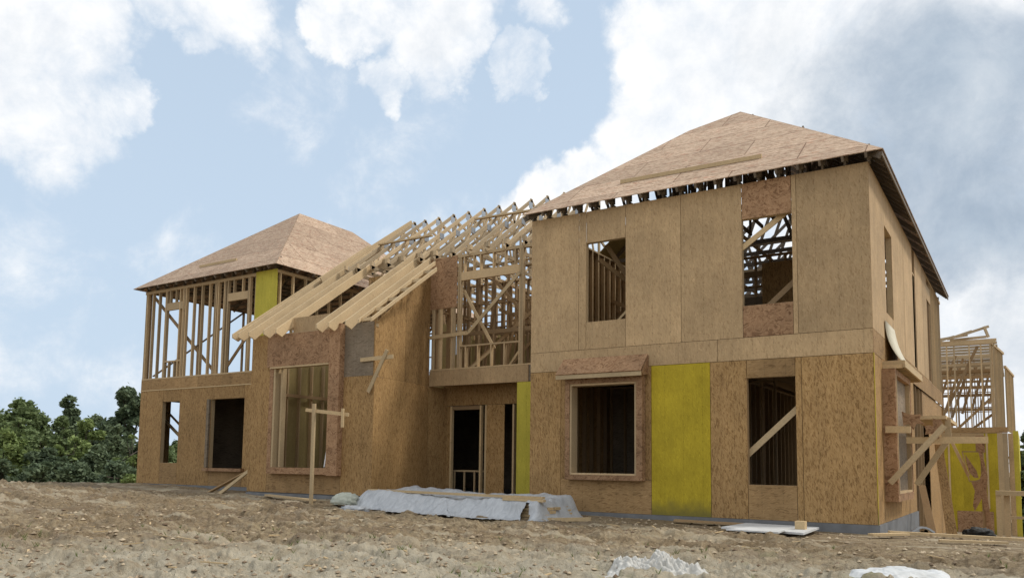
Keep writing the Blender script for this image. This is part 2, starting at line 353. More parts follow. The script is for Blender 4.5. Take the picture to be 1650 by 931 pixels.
# ------------------------------------------------------------------ ground
def make_ground():
    hd = math.atan2(fwd.x, fwd.y)                     # heading from +Y
    fine = np.linspace(hd - R(42), hd + R(40), 1150)
    coarse = np.linspace(hd + R(40), hd - R(42) + 2 * math.pi, 60)[1:-1]
    th = np.concatenate([fine, coarse]); n = len(th)
    rr = [0.3, 1, 2, 3, 4, 4.8]
    r = 5.3
    while r < 60: rr.append(r); r *= 1.0048
    while r < 2500: rr.append(r); r *= 1.12
    rr = np.array(rr)
    Rg, Tg = np.meshgrid(rr, th, indexing='ij')
    X = CAM.x + Rg * np.sin(Tg); Y = CAM.y + Rg * np.cos(Tg)
    Z = ground_h(X.ravel(), Y.ravel()).reshape(X.shape)
    m_ = len(rr)
    v = np.stack([X.ravel(), Y.ravel(), Z.ravel()], 1)
    i, j = np.meshgrid(np.arange(m_ - 1), np.arange(n), indexing='ij')
    a = i * n + j; b = i * n + (j + 1) % n; c = (i + 1) * n + (j + 1) % n; d = (i + 1) * n + j
    quads = np.stack([a, d, c, b], -1).reshape(-1, 4)
    me = bpy.data.meshes.new('ground')
    me.vertices.add(len(v)); me.vertices.foreach_set('co', v.ravel())
    me.loops.add(quads.size); me.loops.foreach_set('vertex_index', quads.ravel().astype(np.int32))
    me.polygons.add(len(quads)); me.polygons.foreach_set('loop_start', (np.arange(len(quads)) * 4).astype(np.int32))
    me.polygons.foreach_set('use_smooth', np.ones(len(quads), bool))
    me.update(calc_edges=True); me.validate()
    mt, N, bs = new_mat('dirt')
    pos = N.n('ShaderNodeTexCoord').outputs['Object']
    n1 = N.noise(N.vmath('MULTIPLY', pos, (.5, .8, .5)), 1.0, 6, .6, .4)
    n2 = N.noise(N.vmath('MULTIPLY', pos, (.8, 1.6, 1)), 8.0, 8, .72, .3)
    n3 = N.noise(pos, 28.0, 6, .7)
    geo = N.n('ShaderNodeNewGeometry')
    pt = geo.outputs['Pointiness']
    col = N.mix(N.rng(n1, .38, .62), (.285, .205, .115), (.395, .305, .185))
    col = N.mix(N.rng(n2, .42, .62, 0, .85), col, (.13, .088, .047))
    col = N.mix(N.rng(n3, .5, .8, 0, .6), col, (.52, .43, .30))
    # pale sand patches, dry streaks
    sp = N.noise(N.vmath('MULTIPLY', pos, (.16, 1.5, .3)), 1.3, 6, .65, .8)
    col = N.mix(N.rng(sp, .52, .60, 0, .75), col, (.50, .42, .295))
    db = N.noise(N.vmath('MULTIPLY', pos, (.7, 1.5, .3)), .9, 5, .65, .8)
    col = N.mix(N.rng(db, .54, .62, 0, .6), col, (.20, .14, .085))
    yy = N.n('ShaderNodeSeparateXYZ', Vector=pos)
    dist = N.vmath('LENGTH', N.vmath('SUBTRACT', pos, (CAM.x, CAM.y, 0)))
    dd = N.math('ADD', dist, N.math('MULTIPLY', N.math('SUBTRACT', N.noise(pos, 1.2, 4, .6), .5), 3.))
    col = N.mix(N.math('MULTIPLY', N.rng(dd, 10.2, 8.2, 0, .85), N.rng(N.noise(pos, 3.3, 6, .7), .36, .56, .35, 1.)), col, (.50, .445, .335))
    gn = N.noise(pos, 2.1, 4, .6)
    col = N.mix(N.math('MULTIPLY', N.rng(gn, .62, .7, 0, .5), N.rng(dd, 12, 9)), col, (.30, .29, .15))
    N.t.links.new(col, bs.inputs['Base Color']); bs.inputs['Roughness'].default_value = .95
    vc = N.n('ShaderNodeTexVoronoi', Vector=N.vmath('ADD', pos, N.n('ShaderNodeTexNoise', Vector=pos, Scale=9.0).outputs[1]), Scale=26.0)
    hgt = N.math('ADD', N.math('MULTIPLY', n3, .7), N.math('MULTIPLY', n2, 1.))
    hgt = N.math('SUBTRACT', hgt, N.math('MULTIPLY', vc.outputs[0], .5))
    bump(N, bs, hgt, .7, .05)
    me.materials.append(mt)
    o = bpy.data.objects.new('ground', me); COL.objects.link(o)
    tag(o, 'churned tan dirt of the building site with pale sandy patches', None, kind='structure')
make_ground()

# ================================================================== THE HOUSE
H = thing('unfinished_house', (-9.7, 0, 0), 'large two-storey house under construction with bare strand board walls, yellow panels and open roof framing', 'house')

# ---- foundation
for (x0, x1, y0, y1, zt) in ((-6.32, .0, .01, 5.26, 0), (-10.0, -6.3, 1.4, 12.4, 0.0), (-13.45, -10.01, -1.02, 8, .155), (-10.009, -9.62, -1.03, 1.3, .16), (-19.5, -13.46, .03, 8.6, .21), (-6.3, -.35, 5.27, 12.4, -.02)):
    bx('foundation', M['concrete'], H, x0 - .03 * (zt == 0 and x1 == 0), x1 + .03 * (x1 == 0), y0 - .04, y1, -2.2, zt)
bx('foundation', M['concrete'], H, -.34, .02, 5.3, 12.4, -2.2, -.9)

def panel(x0, x1, z0, z1, y=0, mat='osb_low', name='wall_panel', g=.004, label=None):
    o = bx(name, M[mat], H, x0 + g, x1 - g, y, y + T, z0 + g, z1 - g)
    if label: o['label'] = label
    return o
def panelx(y0, y1, z0, z1, x=0, mat='osb_low', name='wall_panel', g=.004):
    return bx(name, M[mat], H, x - T, x, y0 + g, y1 - g, z0 + g, z1 - g)
def frame_y(x0, x1, z0, z1, y, d=.09, t=.036, mat='stud', name='window_frame'):
    mb = MB()
    mb.box(x0 - t, x0, y, y + d, z0 - t, z1 + t); mb.box(x1, x1 + t, y, y + d, z0 - t, z1 + t)
    mb.box(x0, x1, y, y + d, z0 - t, z0); mb.box(x0, x1, y, y + d, z1, z1 + t)
    return mb.build(name, M[mat], H)
def frame_x(y0, y1, z0, z1, x, d=.09, t=.036, mat='stud', name='window_frame'):
    mb = MB()
    mb.box(x - d, x, y0 - t, y0, z0 - t, z1 + t); mb.box(x - d, x, y1, y1 + t, z0 - t, z1 + t)
    mb.box(x - d, x, y0, y1, z0 - t, z0); mb.box(x - d, x, y0, y1, z1, z1 + t)
    return mb.build(name, M[mat], H)
inner = MB()            # all unseen or barely seen inner framing goes here
def swall_y(x0, x1, z0, z1, y, sp=.35, mb=None, plates=True, mid=None):
    mb = mb or inner; x = x0
    while x <= x1 - SW: mb.box(x, x + SW, y, y + SD, z0 + SW, z1 - SW); x += sp
    mb.box(x1 - SW, x1, y, y + SD, z0 + SW, z1 - SW)
    if plates: mb.box(x0, x1, y, y + SD, z0, z0 + SW); mb.box(x0, x1, y, y + SD, z1 - SW, z1)
    if mid: mb.box(x0, x1, y + .01, y + SD - .01, mid, mid + SW)
def swall_x(y0, y1, z0, z1, x, sp=.35, mb=None, plates=True, mid=None):
    mb = mb or inner; y = y0
    while y <= y1 - SW: mb.box(x, x + SD, y, y + SW, z0 + SW, z1 - SW); y += sp
    mb.box(x, x + SD, y1 - SW, y1, z0 + SW, z1 - SW)
    if plates: mb.box(x, x + SD, y0, y1, z0, z0 + SW); mb.box(x, x + SD, y0, y1, z1 - SW, z1)
    if mid: mb.box(x + .01, x + SD - .01, y0, y1, mid, mid + SW)

Z1, ZB, ZT = 2.69, 3.08, 5.79
# ---- right block, front, upper storey
panel(-6.32, -5.24, ZB, ZT, mat='osb_up'); panel(-5.24, -5.08, ZB, ZT, mat='osb_up')
panel(-5.08, -4.25, ZB, 3.61, mat='osb_up'); panel(-5.08, -4.25, 5.16, ZT, mat='osb_up')
panel(-4.25, -3.16, ZB, ZT, mat='osb_up'); panel(-3.16, -2.05, ZB, ZT, mat='osb_up')
panel(-2.05, -1.21, ZB, 3.63, mat='osb_red'); panel(-2.05, -1.21, 5.15, ZT, mat='osb_red')
panel(-1.21, -1.13, ZB, ZT, mat='osb_up'); panel(-1.13, 0, ZB, ZT, mat='osb_up')
# band between the storeys
panel(-6.32, -2.5, Z1, ZB, -.001, 'osb_up'); panel(-2.5, 0.0, Z1, ZB, -.001, 'osb_up')
# lower storey
panel(-6.32, -5.62, 0, Z1); panel(-5.62, -3.74, 0, .62, mat='osb_h'); panel(-5.62, -5.36, .62, Z1, mat='osb_low'); panel(-3.98, -3.74, .62, Z1); panel(-5.36, -3.98, 2.4, Z1)
o = panel(-3.74, -2.64, 0, Z1, -.002, 'yellow', 'yellow_panel', label='bright yellow wall sheet with a dirty grey bottom edge')
panel(-2.64, -2.0, 0, Z1); panel(-2.0, -1.2, 0, .58, mat='osb_h'); panel(-2.0, -1.2, 2.38, Z1, mat='osb_h')
panel(-1.2, -1.1, 0, Z1); panel(-1.1, -.0, 0, Z1)
frame_y(-5.08, -4.25, 3.61, 5.16, T + .001); frame_y(-2.05, -1.21, 3.63, 5.15, T + .001)
frame_y(-2.0, -1.2, .58, 2.38, T + .001, mat='stud_dark_shade')
bx('corner_strip', M['yellow'], H, .0, .006, -.004, .05, .0, Z1)
# braces seen in windows
bm_('brace', M['board'], H, (-2.12, .05, 4.62), (-1.25, .15, 5.26), .03, .09, (0, 0, 1))
bm_('brace', M['stud_dark_shade'], H, (-1.75, .35, 3.62), (-1.1, .5, 4.25), .03, .09)
bm_('brace', M['board'], H, (-2.1, .12, 1.02), (-1.12, .12, 1.92), .03, .10)
bm_('brace', M['stud_dark_shade'], H, (-5.05, .5, 4.95), (-4.2, 1.6, 4.1), .03, .09)
bm_('brace', M['stud_dark_shade'], H, (-4.85, .4, 5.2), (-4.3, 1.0, 4.1), .03, .09)
bm_('brace', M['board'], H, (-4.55, .3, 3.64), (-4.2, .35, 4.0), .02, .04)
# structural studs behind front wall
for z0, z1 in ((.0, Z1 - .06), (ZB, ZT)):
    for x in (-6.3, -5.9, -5.6, -3.74, -3.2, -2.9, -2.5, -2.12, -1.15, -.8, -.4, -.06) if z0 < 1 else (-6.3, -5.9, -5.55, -5.2, -4.2, -3.74, -3.2, -2.9, -2.5, -2.12, -1.15, -.8, -.4, -.06):
        inner.box(x, x + SW, T + .003, T + SD, z0, z1)

# projecting window box on the front
wb = MB()
wb.box(-5.45, -5.36, -.14, -.001, .60, 2.53); wb.box(-3.98, -3.86, -.14, -.001, .60, 2.53)
wb.box(-5.36, -3.98, -.14, -.001, .60, .69); wb.box(-5.36, -3.98, -.14, -.001, 2.41, 2.53)
WB = wb.build('window_box', M['osb_red'], H)
lin = MB(); lin.box(-5.358, -5.32, -.12, .12, .692, 2.408); lin.box(-4.02, -3.982, -.12, .12, .692, 2.408); lin.box(-5.32, -4.02, -.12, .12, .692, .725); lin.box(-5.32, -4.02, -.12, .12, 2.375, 2.408)
lo = lin.build('frame', M['stud'], H); lo.parent = WB
WB['_o'] = tuple(Vector((-9.7, 0, 0)))
rf = MB()
rf.slab([(-5.56, -.33, 2.57), (-3.80, -.33, 2.57), (-3.80, -.004, 2.90), (-5.56, -.004, 2.90)], (0, -.01, .014))
r_ = rf.build('window_box_roof', M['osb_red'], H)
fs = MB(); fs.box(-5.56, -3.80, -.325, -.29, 2.49, 2.565); fs.box(-5.54, -3.82, -.288, -.003, 2.54, 2.555)
fs.build('fascia', M['board'], H)
MB().slab([(-3.80, -.32, 2.56), (-3.80, -.004, 2.89), (-3.80, -.004, 2.54), (-3.80, -.28, 2.5)], (.012, 0, 0)).build('window_box_side', M['osb_red'], H)

# ---- right side wall (facing +X), upper
panelx(0.015, 1.6, ZB, ZT, mat='osb_up'); panelx(1.6, 2.5, 5.16, ZT, mat='osb_up'); panelx(1.6, 2.5, ZB, 3.6, mat='osb_up')
panelx(2.5, 4.15, ZB, ZT, mat='osb_up'); panelx(4.17, 5.75, ZB, ZT, mat='osb_up')
panelx(6.25, 7.75, ZB, ZT, mat='osb_up'); panelx(7.77, 8.75, ZB, ZT, mat='osb_up'); panelx(8.75, 9.7, 5.15, 5.35, mat='osb_up')
frame_x(1.6, 2.5, 3.6, 5.16, -T - .001)
frame_x(5.8, 6.2, 3.1, 5.2, -T - .001)
panelx(0.01, 12.4, Z1, ZB, .001, 'osb_h', 'rim_band')
panelx(0.015, .8, 0, Z1, mat='osb_low'); panelx(.8, 3.0, 0, .36, mat='osb_low'); panelx(3.0, 5.26, 0, Z1, mat='osb_low')
panelx(2.9, 3.0, .36, Z1); panelx(.8, 2.9, 2.42, Z1)
panelx(7.2, 12.4, 1.9, Z1, -.03, 'osb_h'); panelx(8.6, 12.4, -.9, 1.9, -.03, 'osb_low')
# side window box
wb = MB()
wb.box(0, .2, .80, .88, .34, 2.52); wb.box(0, .2, 2.82, 2.9, .34, 2.52); wb.box(0, .2, .88, 2.82, .34, .46); wb.box(0, .2, .88, 2.82, 2.42, 2.52)
SB = wb.build('window_box', M['osb_red'], H)
lin = MB(); lin.box(.0, .21, .882, .93, .462, 2.418); lin.box(-.09, .19, 2.77, 2.818, .462, 2.418); lin.box(-.08, .19, .93, 2.77, .462, .5)
lo = lin.build('frame', M['stud'], H); lo.parent = SB
lo = MB().box(.1, .12, 1.2, 2.77, .5, 2.418).build('plywood_liner', M['osb_grey_shade'], H)
lg = MB(); lg.box(0.0, .34, .92, 3.5, 2.60, 2.66); lg.box(.31, .345, .90, 3.52, 2.54, 2.598)
y = .92
while y < 3.5: lg.box(0.0, .305, y, y + .036, 2.53, 2.598); y += .28
lg.build('window_box_ledge', M['board'], H)
# curled sheet peeling off the wall above the ledge
cs = MB(); n = 10; pts = []
for i in range(n + 1):
    t = i / n; pts.append((.012 + .24 * (t ** 2.4), 3.4 - .72 * t))
for i in range(n):
    (xa, za), (xb, zb) = pts[i], pts[i + 1]
    sh = .5 * (i / n); sh2 = .5 * ((i + 1) / n)
    cs.raw([(xa, 1.25 + sh * .2, za), (xb, 1.25 + sh2 * .2, zb), (xb, 2.4 + sh2 * 2.0, zb), (xa, 2.4 + sh * 2.0, za),
            (xa + .01, 1.25 + sh * .2, za), (xb + .01, 1.25 + sh2 * .2, zb), (xb + .01, 2.4 + sh2 * 2., zb), (xa + .01, 2.4 + sh * 2., za)],
           [(0, 3, 2, 1), (4, 5, 6, 7), (0, 1, 5, 4), (3, 7, 6, 2)])
o = cs.build('loose_sheet', M['paper'], H, smooth=True); o['label'] = 'pale sheet curling away from the side wall'
# studs exposed at the far end of the side wall
for i in range(11):
    y = 9.75 + i * .27
    bx('stud', M['stud'], H, -SD, 0.0, y, y + SW, ZB + .002, ZT - .08)
bx('top_plate', M['stud'], H, -SD, -.002, 8.76, 12.8, ZT - .078, ZT)
bx('header', M['stud'], H, -SD, -.004, 8.78, 9.72, 5.36, 5.55)
for y in (5.3, 5.9, 6.6, 7.15):
    bx('stud', M['stud_dark_shade'], H, -SD - .02, -.02, y, y + SW, -.5, Z1)
# main block inner shell
bx('floor_deck', M['osb_grey_shade'], H, -6.2, -.02, .11, 12.35, ZB - .05, ZB - .02)
bx('subfloor', M['concrete'], H, -6.2, -.4, .12, 12.3, -.03, -.008)
x = -6.2
while x < -.1: inner.box(x, x + SW, .12, 12.3, ZB - .28, ZB - .052); x += .4
bx('wall_panel', M['osb_low'], H, -6.32, -6.308, .02, 12.4, 0, ZT - .0)
bx('wall_panel', M['osb_low'], H, -6.3, 0, 12.4, 12.412, -1, Z1)
swall_x(.1, 12.3, 0, Z1, -6.3); lw = MB(); swall_x(.1, 12.3, ZB, ZT, -6.3, .3, lw); o = lw.build('wall_studs', M['stud'], H); o['kind'] = 'stuff'
swall_x(.15, 5.2, 0, Z1, -.1); swall_x(2.6, 9.6, ZB, ZT, -.1, .4, plates=True)
swall_y(-6.2, -.2, ZB, ZT, 12.3, .4, mid=4.6)
swall_y(-6.2, -2.4, 0, Z1, 3.4, .35); bx('partition', M['osb_grey_shade'], H, -6.2, -4.6, 3.5, 3.51, 0, Z1)
swall_x(3.4, 9, 0, Z1, -3.0); bx('partition', M['osb_grey_shade'], H, -3.02, -3.01, 3.5, 9, 0, Z1)
swall_y(-3.4, -.2, ZB, 5.0, 6.2, .3, mid=4.4); swall_y(-6.1, -3.4, ZB, ZT, 4.2, .35, mid=4.6)
swall_x(6.2, 12, ZB, ZT, -3.4, .4, mid=4.4)
inner.box(-3.4, -.2, 6.15, 6.19, 4.5, 4.62); inner.box(-3.4, -.2, 6.15, 6.19, 3.7, 3.8)
bx('partition', M['osb_low'], H, -1.9, -.4, 6.3, 6.312, ZB, 4.95)
bx('partition', M['osb_grey_shade'], H, -4.9, -3.5, 8.6, 8.612, ZB, 5.7); bx('partition', M['osb_grey_shade'], H, -6.1, -4.6, 9.5, 9.512, ZB, 5.2); bx('partition', M['osb_grey_shade'], H, -3.3, -2.2, 6.4, 6.412, ZB, 4.3)
bx('partition', M['osb_low'], H, -2.36, -1.72, 2.4, 2.412, ZB, 4.95); bx('partition', M['osb_grey_shade'], H, -2.9, -2.37, 2.5, 2.512, ZB, 4.3)
swall_y(-3.2, -.9, ZB, 5.2, 2.7, .3, mid=4.55); inner.box(-3.2, -.9, 2.65, 2.69, 4.75, 4.87)
inner.beam((-3.3, 6.1, 3.2), (-1.2, 6.1, 4.9), .03, .09); inner.beam((-.4, 6.1, 3.2), (-2.2, 6.1, 4.9), .03, .09)
for yy_ in (7.5, 9, 10.5): inner.box(-6.2, -.1, yy_, yy_ + .036, 4.7, 4.8); inner.box(-6.2, -.1, yy_, yy_ + .036, 5.2, 5.28)

# ---- right roof
A = Vector((-6.42, -.24, 5.86)); B = Vector((.25, -.24, 5.86)); P = Vector((-3.15, 3.75, 8.81)); Q = Vector((-4.13, 3.14, 8.36))
slope = (P.z - A.z) / (P.y - A.y)
nf = Vector((0, -slope, 1)).normalized()
# the front face bulges a little past the straight hip on the left
Qf = Vector((-4.13, 3.14, 5.86 + (3.14 + .24) * slope))
roof = MB().slab([A, B, P, Qf], nf * .014).build('roof_sheathing', M['osb_roof'], H, uvf=lambda v: (v.x, v.y * 1.24))
RBy = 12.5
P2 = Vector((-3.15, RBy, 8.81)); B2 = Vector((.25, RBy, 5.86))
nr = Vector((P.z - B.z, 0, B.x - P.x)).normalized()
MB().slab([B, B2, P2, P], nr * .014).build('roof_sheathing', M['osb_roof'], H, uvf=lambda v: (v.y, v.x * 1.3))
def zfront(y): return 5.86 + (y + .24) * slope
def hipy_left(x): return A.y + (x - A.x) * (P.y - A.y) / (P.x - A.x)
def hipy_right(x): return B.y + (x - B.x) * (P.y - B.y) / (P.x - B.x)
x = -6.3; k = 0
while x < .05:
    yt = min(hipy_left(x), hipy_right(x)); yt = max(min(yt, 3.7) - .1, .15)
    t = MB(); zz_ = lambda yv: zfront(yv) - .055
    t.beam((x, -.22, zz_(-.22)), (x, yt, zz_(yt)), SW, .085)
    t.box(x - SW / 2, x + SW / 2, .0, yt, ZT, ZT + .07)
    t.box(x - SW * 1.2, x + SW * 1.2, -.0, .10, ZT + .072, zz_(0.0) + .02)
    yv = .75
    s_ = 1
    while yv < yt:
        t.beam((x, yv, ZT + .05), (x, yv - .35 * s_, max(zz_(yv - .35 * s_), ZT + .1)), .03, .07, (0, 1, 0)); t.beam((x, yv, ZT + .05), (x, yv, zz_(yv)), .03, .07, (0, 1, 0)); yv += .8; s_ = -s_
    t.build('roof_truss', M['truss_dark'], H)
    x += .35
y = 3.9; k = 0
sl_ = (P.x - A.x)
while y < RBy:
    t = MB()
    zl = lambda xv: 5.86 + (xv - A.x) * (P.z - A.z) / (P.x - A.x) - .055
    zr = lambda xv: 5.86 + (B.x - xv) * (P.z - B.z) / (B.x - P.x) - .055
    t.beam((-6.4, y, zl(-6.4)), (-3.15, y, zl(-3.15)), SW, .085); t.beam((-3.15, y, zr(-3.15)), (.22, y, zr(.22)), SW, .085)
    t.box(-6.3, 0, y - SW / 2, y + SW / 2, ZT, ZT + .085)
    for xa, xb in ((-5.5, -4.7), (-4.2, -4.7), (-4.2, -3.15), (-2.1, -3.15), (-2.1, -1.6), (-.8, -1.6)):
        zt = zl(xb) if xb < -3.15 else zr(xb)
        t.beam((xa, y, ZT + .05), (xb, y, zt), .03, .075, (0, 0, 1))
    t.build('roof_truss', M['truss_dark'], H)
    y += .95
# short lookouts under the right eave, and under the front part of it
y = .1; lk = MB()
while y < 3.8:
    xh = P.x + (y - P.y) * (B.x - P.x) / (B.y - P.y)
    zr = lambda xv: 5.86 + (B.x - xv) * (P.z - B.z) / (B.x - P.x) - .055
    lk.beam((max(xh, -1.2), y, zr(max(xh, -1.2))), (.23, y, zr(.23)), SW, .085); y += .35
lk.beam((.23, -.2, 5.81), (.23, RBy, 5.81), .02, .07)
lk.build('lookouts', M['truss_dark'], H)
nl = Vector((A.z - P.z, 0, P.x - A.x)).normalized()
lzf = lambda xv: 5.86 + (xv - A.x) * (P.z - A.z) / (P.x - A.x)
MB().slab([(A.x, 3.2, lzf(A.x)), (-5.8, 3.2, lzf(-5.8)), (-5.8, 6.0, lzf(-5.8)), (A.x, 6.0, lzf(A.x))], nl * .014).build('roof_sheathing', M['inside_sheet'], H)
hb = MB(); hb.beam(B - Vector((.04, -.04, .08)), P - Vector((0, 0, .1)), SW, .1); hb.beam(A - Vector((-.04, -.04, .08)), P - Vector((0, 0, .1)), SW, .1); hb.build('hip_rafter', M['truss_dark'], H)
hm = MB()                    # horizontal bracing under the ridge, visible through the windows
for yy_ in (2., 4.4, 6.8): hm.box(-5.2, -1.0, yy_, yy_ + .03, ZT + .09, ZT + .17)
for xx_ in (-4.6, -3.2, -1.8): hm.box(xx_, xx_ + .09, .8, 12, ZT + .175, ZT + .2)
hm.build('truss_bracing', M['truss'], H)

# ---- middle part: porch, beam, upper open wall
YM = 1.35
panel(-9.98, -7.2, Z1, ZB - .02, YM - .004, 'osb_up', 'porch_beam'); 
bx('porch_beam_core', M['stud_dark_shade'], H, -9.96, -6.34, YM + .01, YM + .1, Z1, ZB - .02)
panel(-7.19, -6.33, Z1, ZB - .02, YM - .004, 'osb_grey_shade', 'porch_beam')
o = panel(-7.49, -6.33, 0, Z1 - .0, YM - .006, 'yellow_pale', 'yellow_panel'); o['label'] = 'narrow yellow-green sheet at the right of the porch'
bx('bottom_plate', M['stud'], H, -9.97, -6.34, YM, YM + SD, ZB - .018, ZB + .018)
bx('top_plate', M['stud'], H, -9.97, -6.34, YM, YM + SD, ZT - .07, ZT - .0)
panel(-10.06, -9.19, 4.54, ZT - .01, YM - .014, 'osb_red', 'wall_panel')
for x in (-9.93, -9.74, -9.70, -9.36, -9.32, -9.17, -9.12, -7.47, -7.43, -7.39, -7.08, -6.75, -6.4):
    bx('stud', M['stud'], H, x, x + SW, YM + .001, YM + SD, ZB + .019, ZT - .071)
bx('header', M['stud'], H, -9.08, -7.475, YM + .002, YM + .07, 5.16, 5.36)
for x in (-9.02, -8.75, -8.56, -8.2, -7.87, -7.6):
    bx('cripple_stud', M['stud'], H, x, x + SW, YM + .003, YM + SD, 5.362, ZT - .071)
bx('sill', M['stud'], H, -9.08, -7.475, YM + .002, YM + SD, 3.585, 3.62)
for x in (-8.95, -8.60, -8.23, -7.87):
    bx('cripple_stud', M['stud'], H, x, x + SW, YM + .003, YM + SD, ZB + .019, 3.584)
bm_('brace', M['board'], H, (-9.1, YM + .14, 4.95), (-8.2, YM + .14, 3.5), .03, .07)
bm_('brace', M['board'], H, (-7.44, YM - .03, 5.15), (-8.83, YM - .03, 3.9), .03, .085)
bm_('brace', M['board'], H, (-9.97, YM - .03, 3.86), (-8.83, YM - .03, 3.90), .03, .085)
bm_('brace', M['board'], H, (-8.9, YM + .2, 3.1), (-8.4, YM + .3, 3.5), .03, .06); bm_('brace', M['board'], H, (-7.9, YM + .3, 3.1), (-7.5, YM + .2, 3.5), .03, .06)
# porch back wall
YP = 1.9
pb = lambda *a, **k: panel(*a, **k)
panel(-9.95, -9.73, 0, 2.26, YP, 'osb_low'); panel(-9.95, -8.4, 2.26, ZB - .06, YP, 'osb_low'); panel(-8.68, -8.17, 0, 2.26, YP, 'osb_low'); panel(-8.4, -6.33, 2.26, ZB - .06, YP, 'osb_low')
for x in (-9.74, -8.87, -8.72, -7.95, -7.75):
    bx('stud', M['board'], H, x, x + .045, YP - .006, YP + SD, .0, 2.25)
bx('header', M['stud_dark_shade'], H, -9.69, -8.875, YP + .02, YP + .09, 2.16, 2.25)
bx('guard_rail', M['stud'], H, -9.95, -8.88, YP + .25, YP + .3, .68, .72)
for x in (-9.8, -9.5, -9.2): bx('guard_rail_post', M['stud'], H, x, x + .03, YP + .25, YP + .29, .0, .678)
x = -9.85
while x < -6.4: inner.box(x, x + SW, YM + .11, 12.3, ZB - .28, ZB - .06); x += .4
bx('floor_deck', M['osb_grey_shade'], H, -9.95, -6.33, YM + .1, 12.3, ZB - .055, ZB - .03)
bx('wall_panel', M['osb_low'], H, -13.4, -6.33, 12.3, 12.312, 0, Z1)
swall_y(-9.5, -6.4, 0, Z1, 5.5); bx('partition', M['osb_low'], H, -9.5, -6.4, 5.6, 5.61, 0, Z1)
bx('partition', M['osb_low'], H, -13.4, -9.96, YP, YP + .012, .17, 3.05); bx('floor_deck', M['osb_grey_shade'], H, -13.4, -9.955, YP + .02, 12.3, ZB - .055, ZB - .03); bx('partition', M['osb_grey_shade'], H, -13.4, -9.6, 5.6, 5.612, 0, ZB - .06); bx('partition', M['osb_grey_shade'], H, -13.4, -13.388, YP, 5.6, 0, ZB - .06); bx('subfloor', M['concrete'], H, -9.95, -6.33, YM, 12.3, -.04, -.01)
bx('partition', M['osb_low'], H, -6.6, -6.588, YP + .5, 5.5, 0, Z1)
# interior framing behind the open upper wall
swall_y(-13.2, -6.4, ZB, ZT, 4.2, .38, mid=4.55); swall_y(-13.2, -6.4, ZB, ZT, 8.0, .42, mid=4.3); swall_y(-13.2, -6.4, ZB, ZT, 12.2, .42)
swall_y(-13.3, -6.4, ZB, ZT, 2.9, .45, mid=4.9); swall_y(-13.3, -6.4, ZB, ZT, 6.1, .4, mid=5.1); swall_x(1.5, 8, ZB, ZT, -9.9, .4, mid=4.5); swall_x(4.2, 12, ZB, ZT, -8.0, .4)
for i in range(9):
    yy_ = 2.2 + i * 1.1
    inner.beam((-9.4 + .3 * (i % 3), yy_, 3.2), (-7.2 - .3 * (i % 2), yy_ + .4, 5.0), .03, .08); inner.beam((-7. , yy_ + .2, 3.4), (-9., yy_ + .5, 5.4), .03, .08)
    inner.box(-9.6, -6.5, yy_, yy_ + .04, 4.0 + .17 * (i % 4), 4.1 + .17 * (i % 4))

for (xa, xb, ya, za, zb) in ((-12.6, -10.6, 6.02, ZB, 4.6), (-13.3, -12.7, 6.02, ZB, 5.2), (-11.9, -10.95, 4.36, ZB, 3.9), (-10.9, -8.9, 4.35, ZB, 4.3), (-8.6, -7.4, 4.35, ZB, 4.1), (-14, -12.3, 8.12, 4.3, 5.4), (-11.9, -10.6, 8.12, 4.6, 5.3), (-12.5, -9.3, 8.2, ZB, 4.3), (-9.2, -8.2, 8.22, ZB, 4.75), (-8.9, -6.4, 6.0, ZB, 3.9), (-11, -8.4, 12.25, ZB, 4.9)):
    bx('partition', M['inside_sheet'], H, xa, xb, ya, ya + .012, za, zb)
for i in range(7): inner.beam((-9.3 + .42 * i, 2.6 + .4 * i, 3.15), (-9.0 + .42 * i, 2.7 + .4 * i, 4.9), .03, .09, (0, 1, 0)); inner.beam((-9.5 + .5 * i, 3.6, 4.9 + .1 * (i % 3)), (-8.6 + .5 * i, 3.9, 4.5), .03, .08)
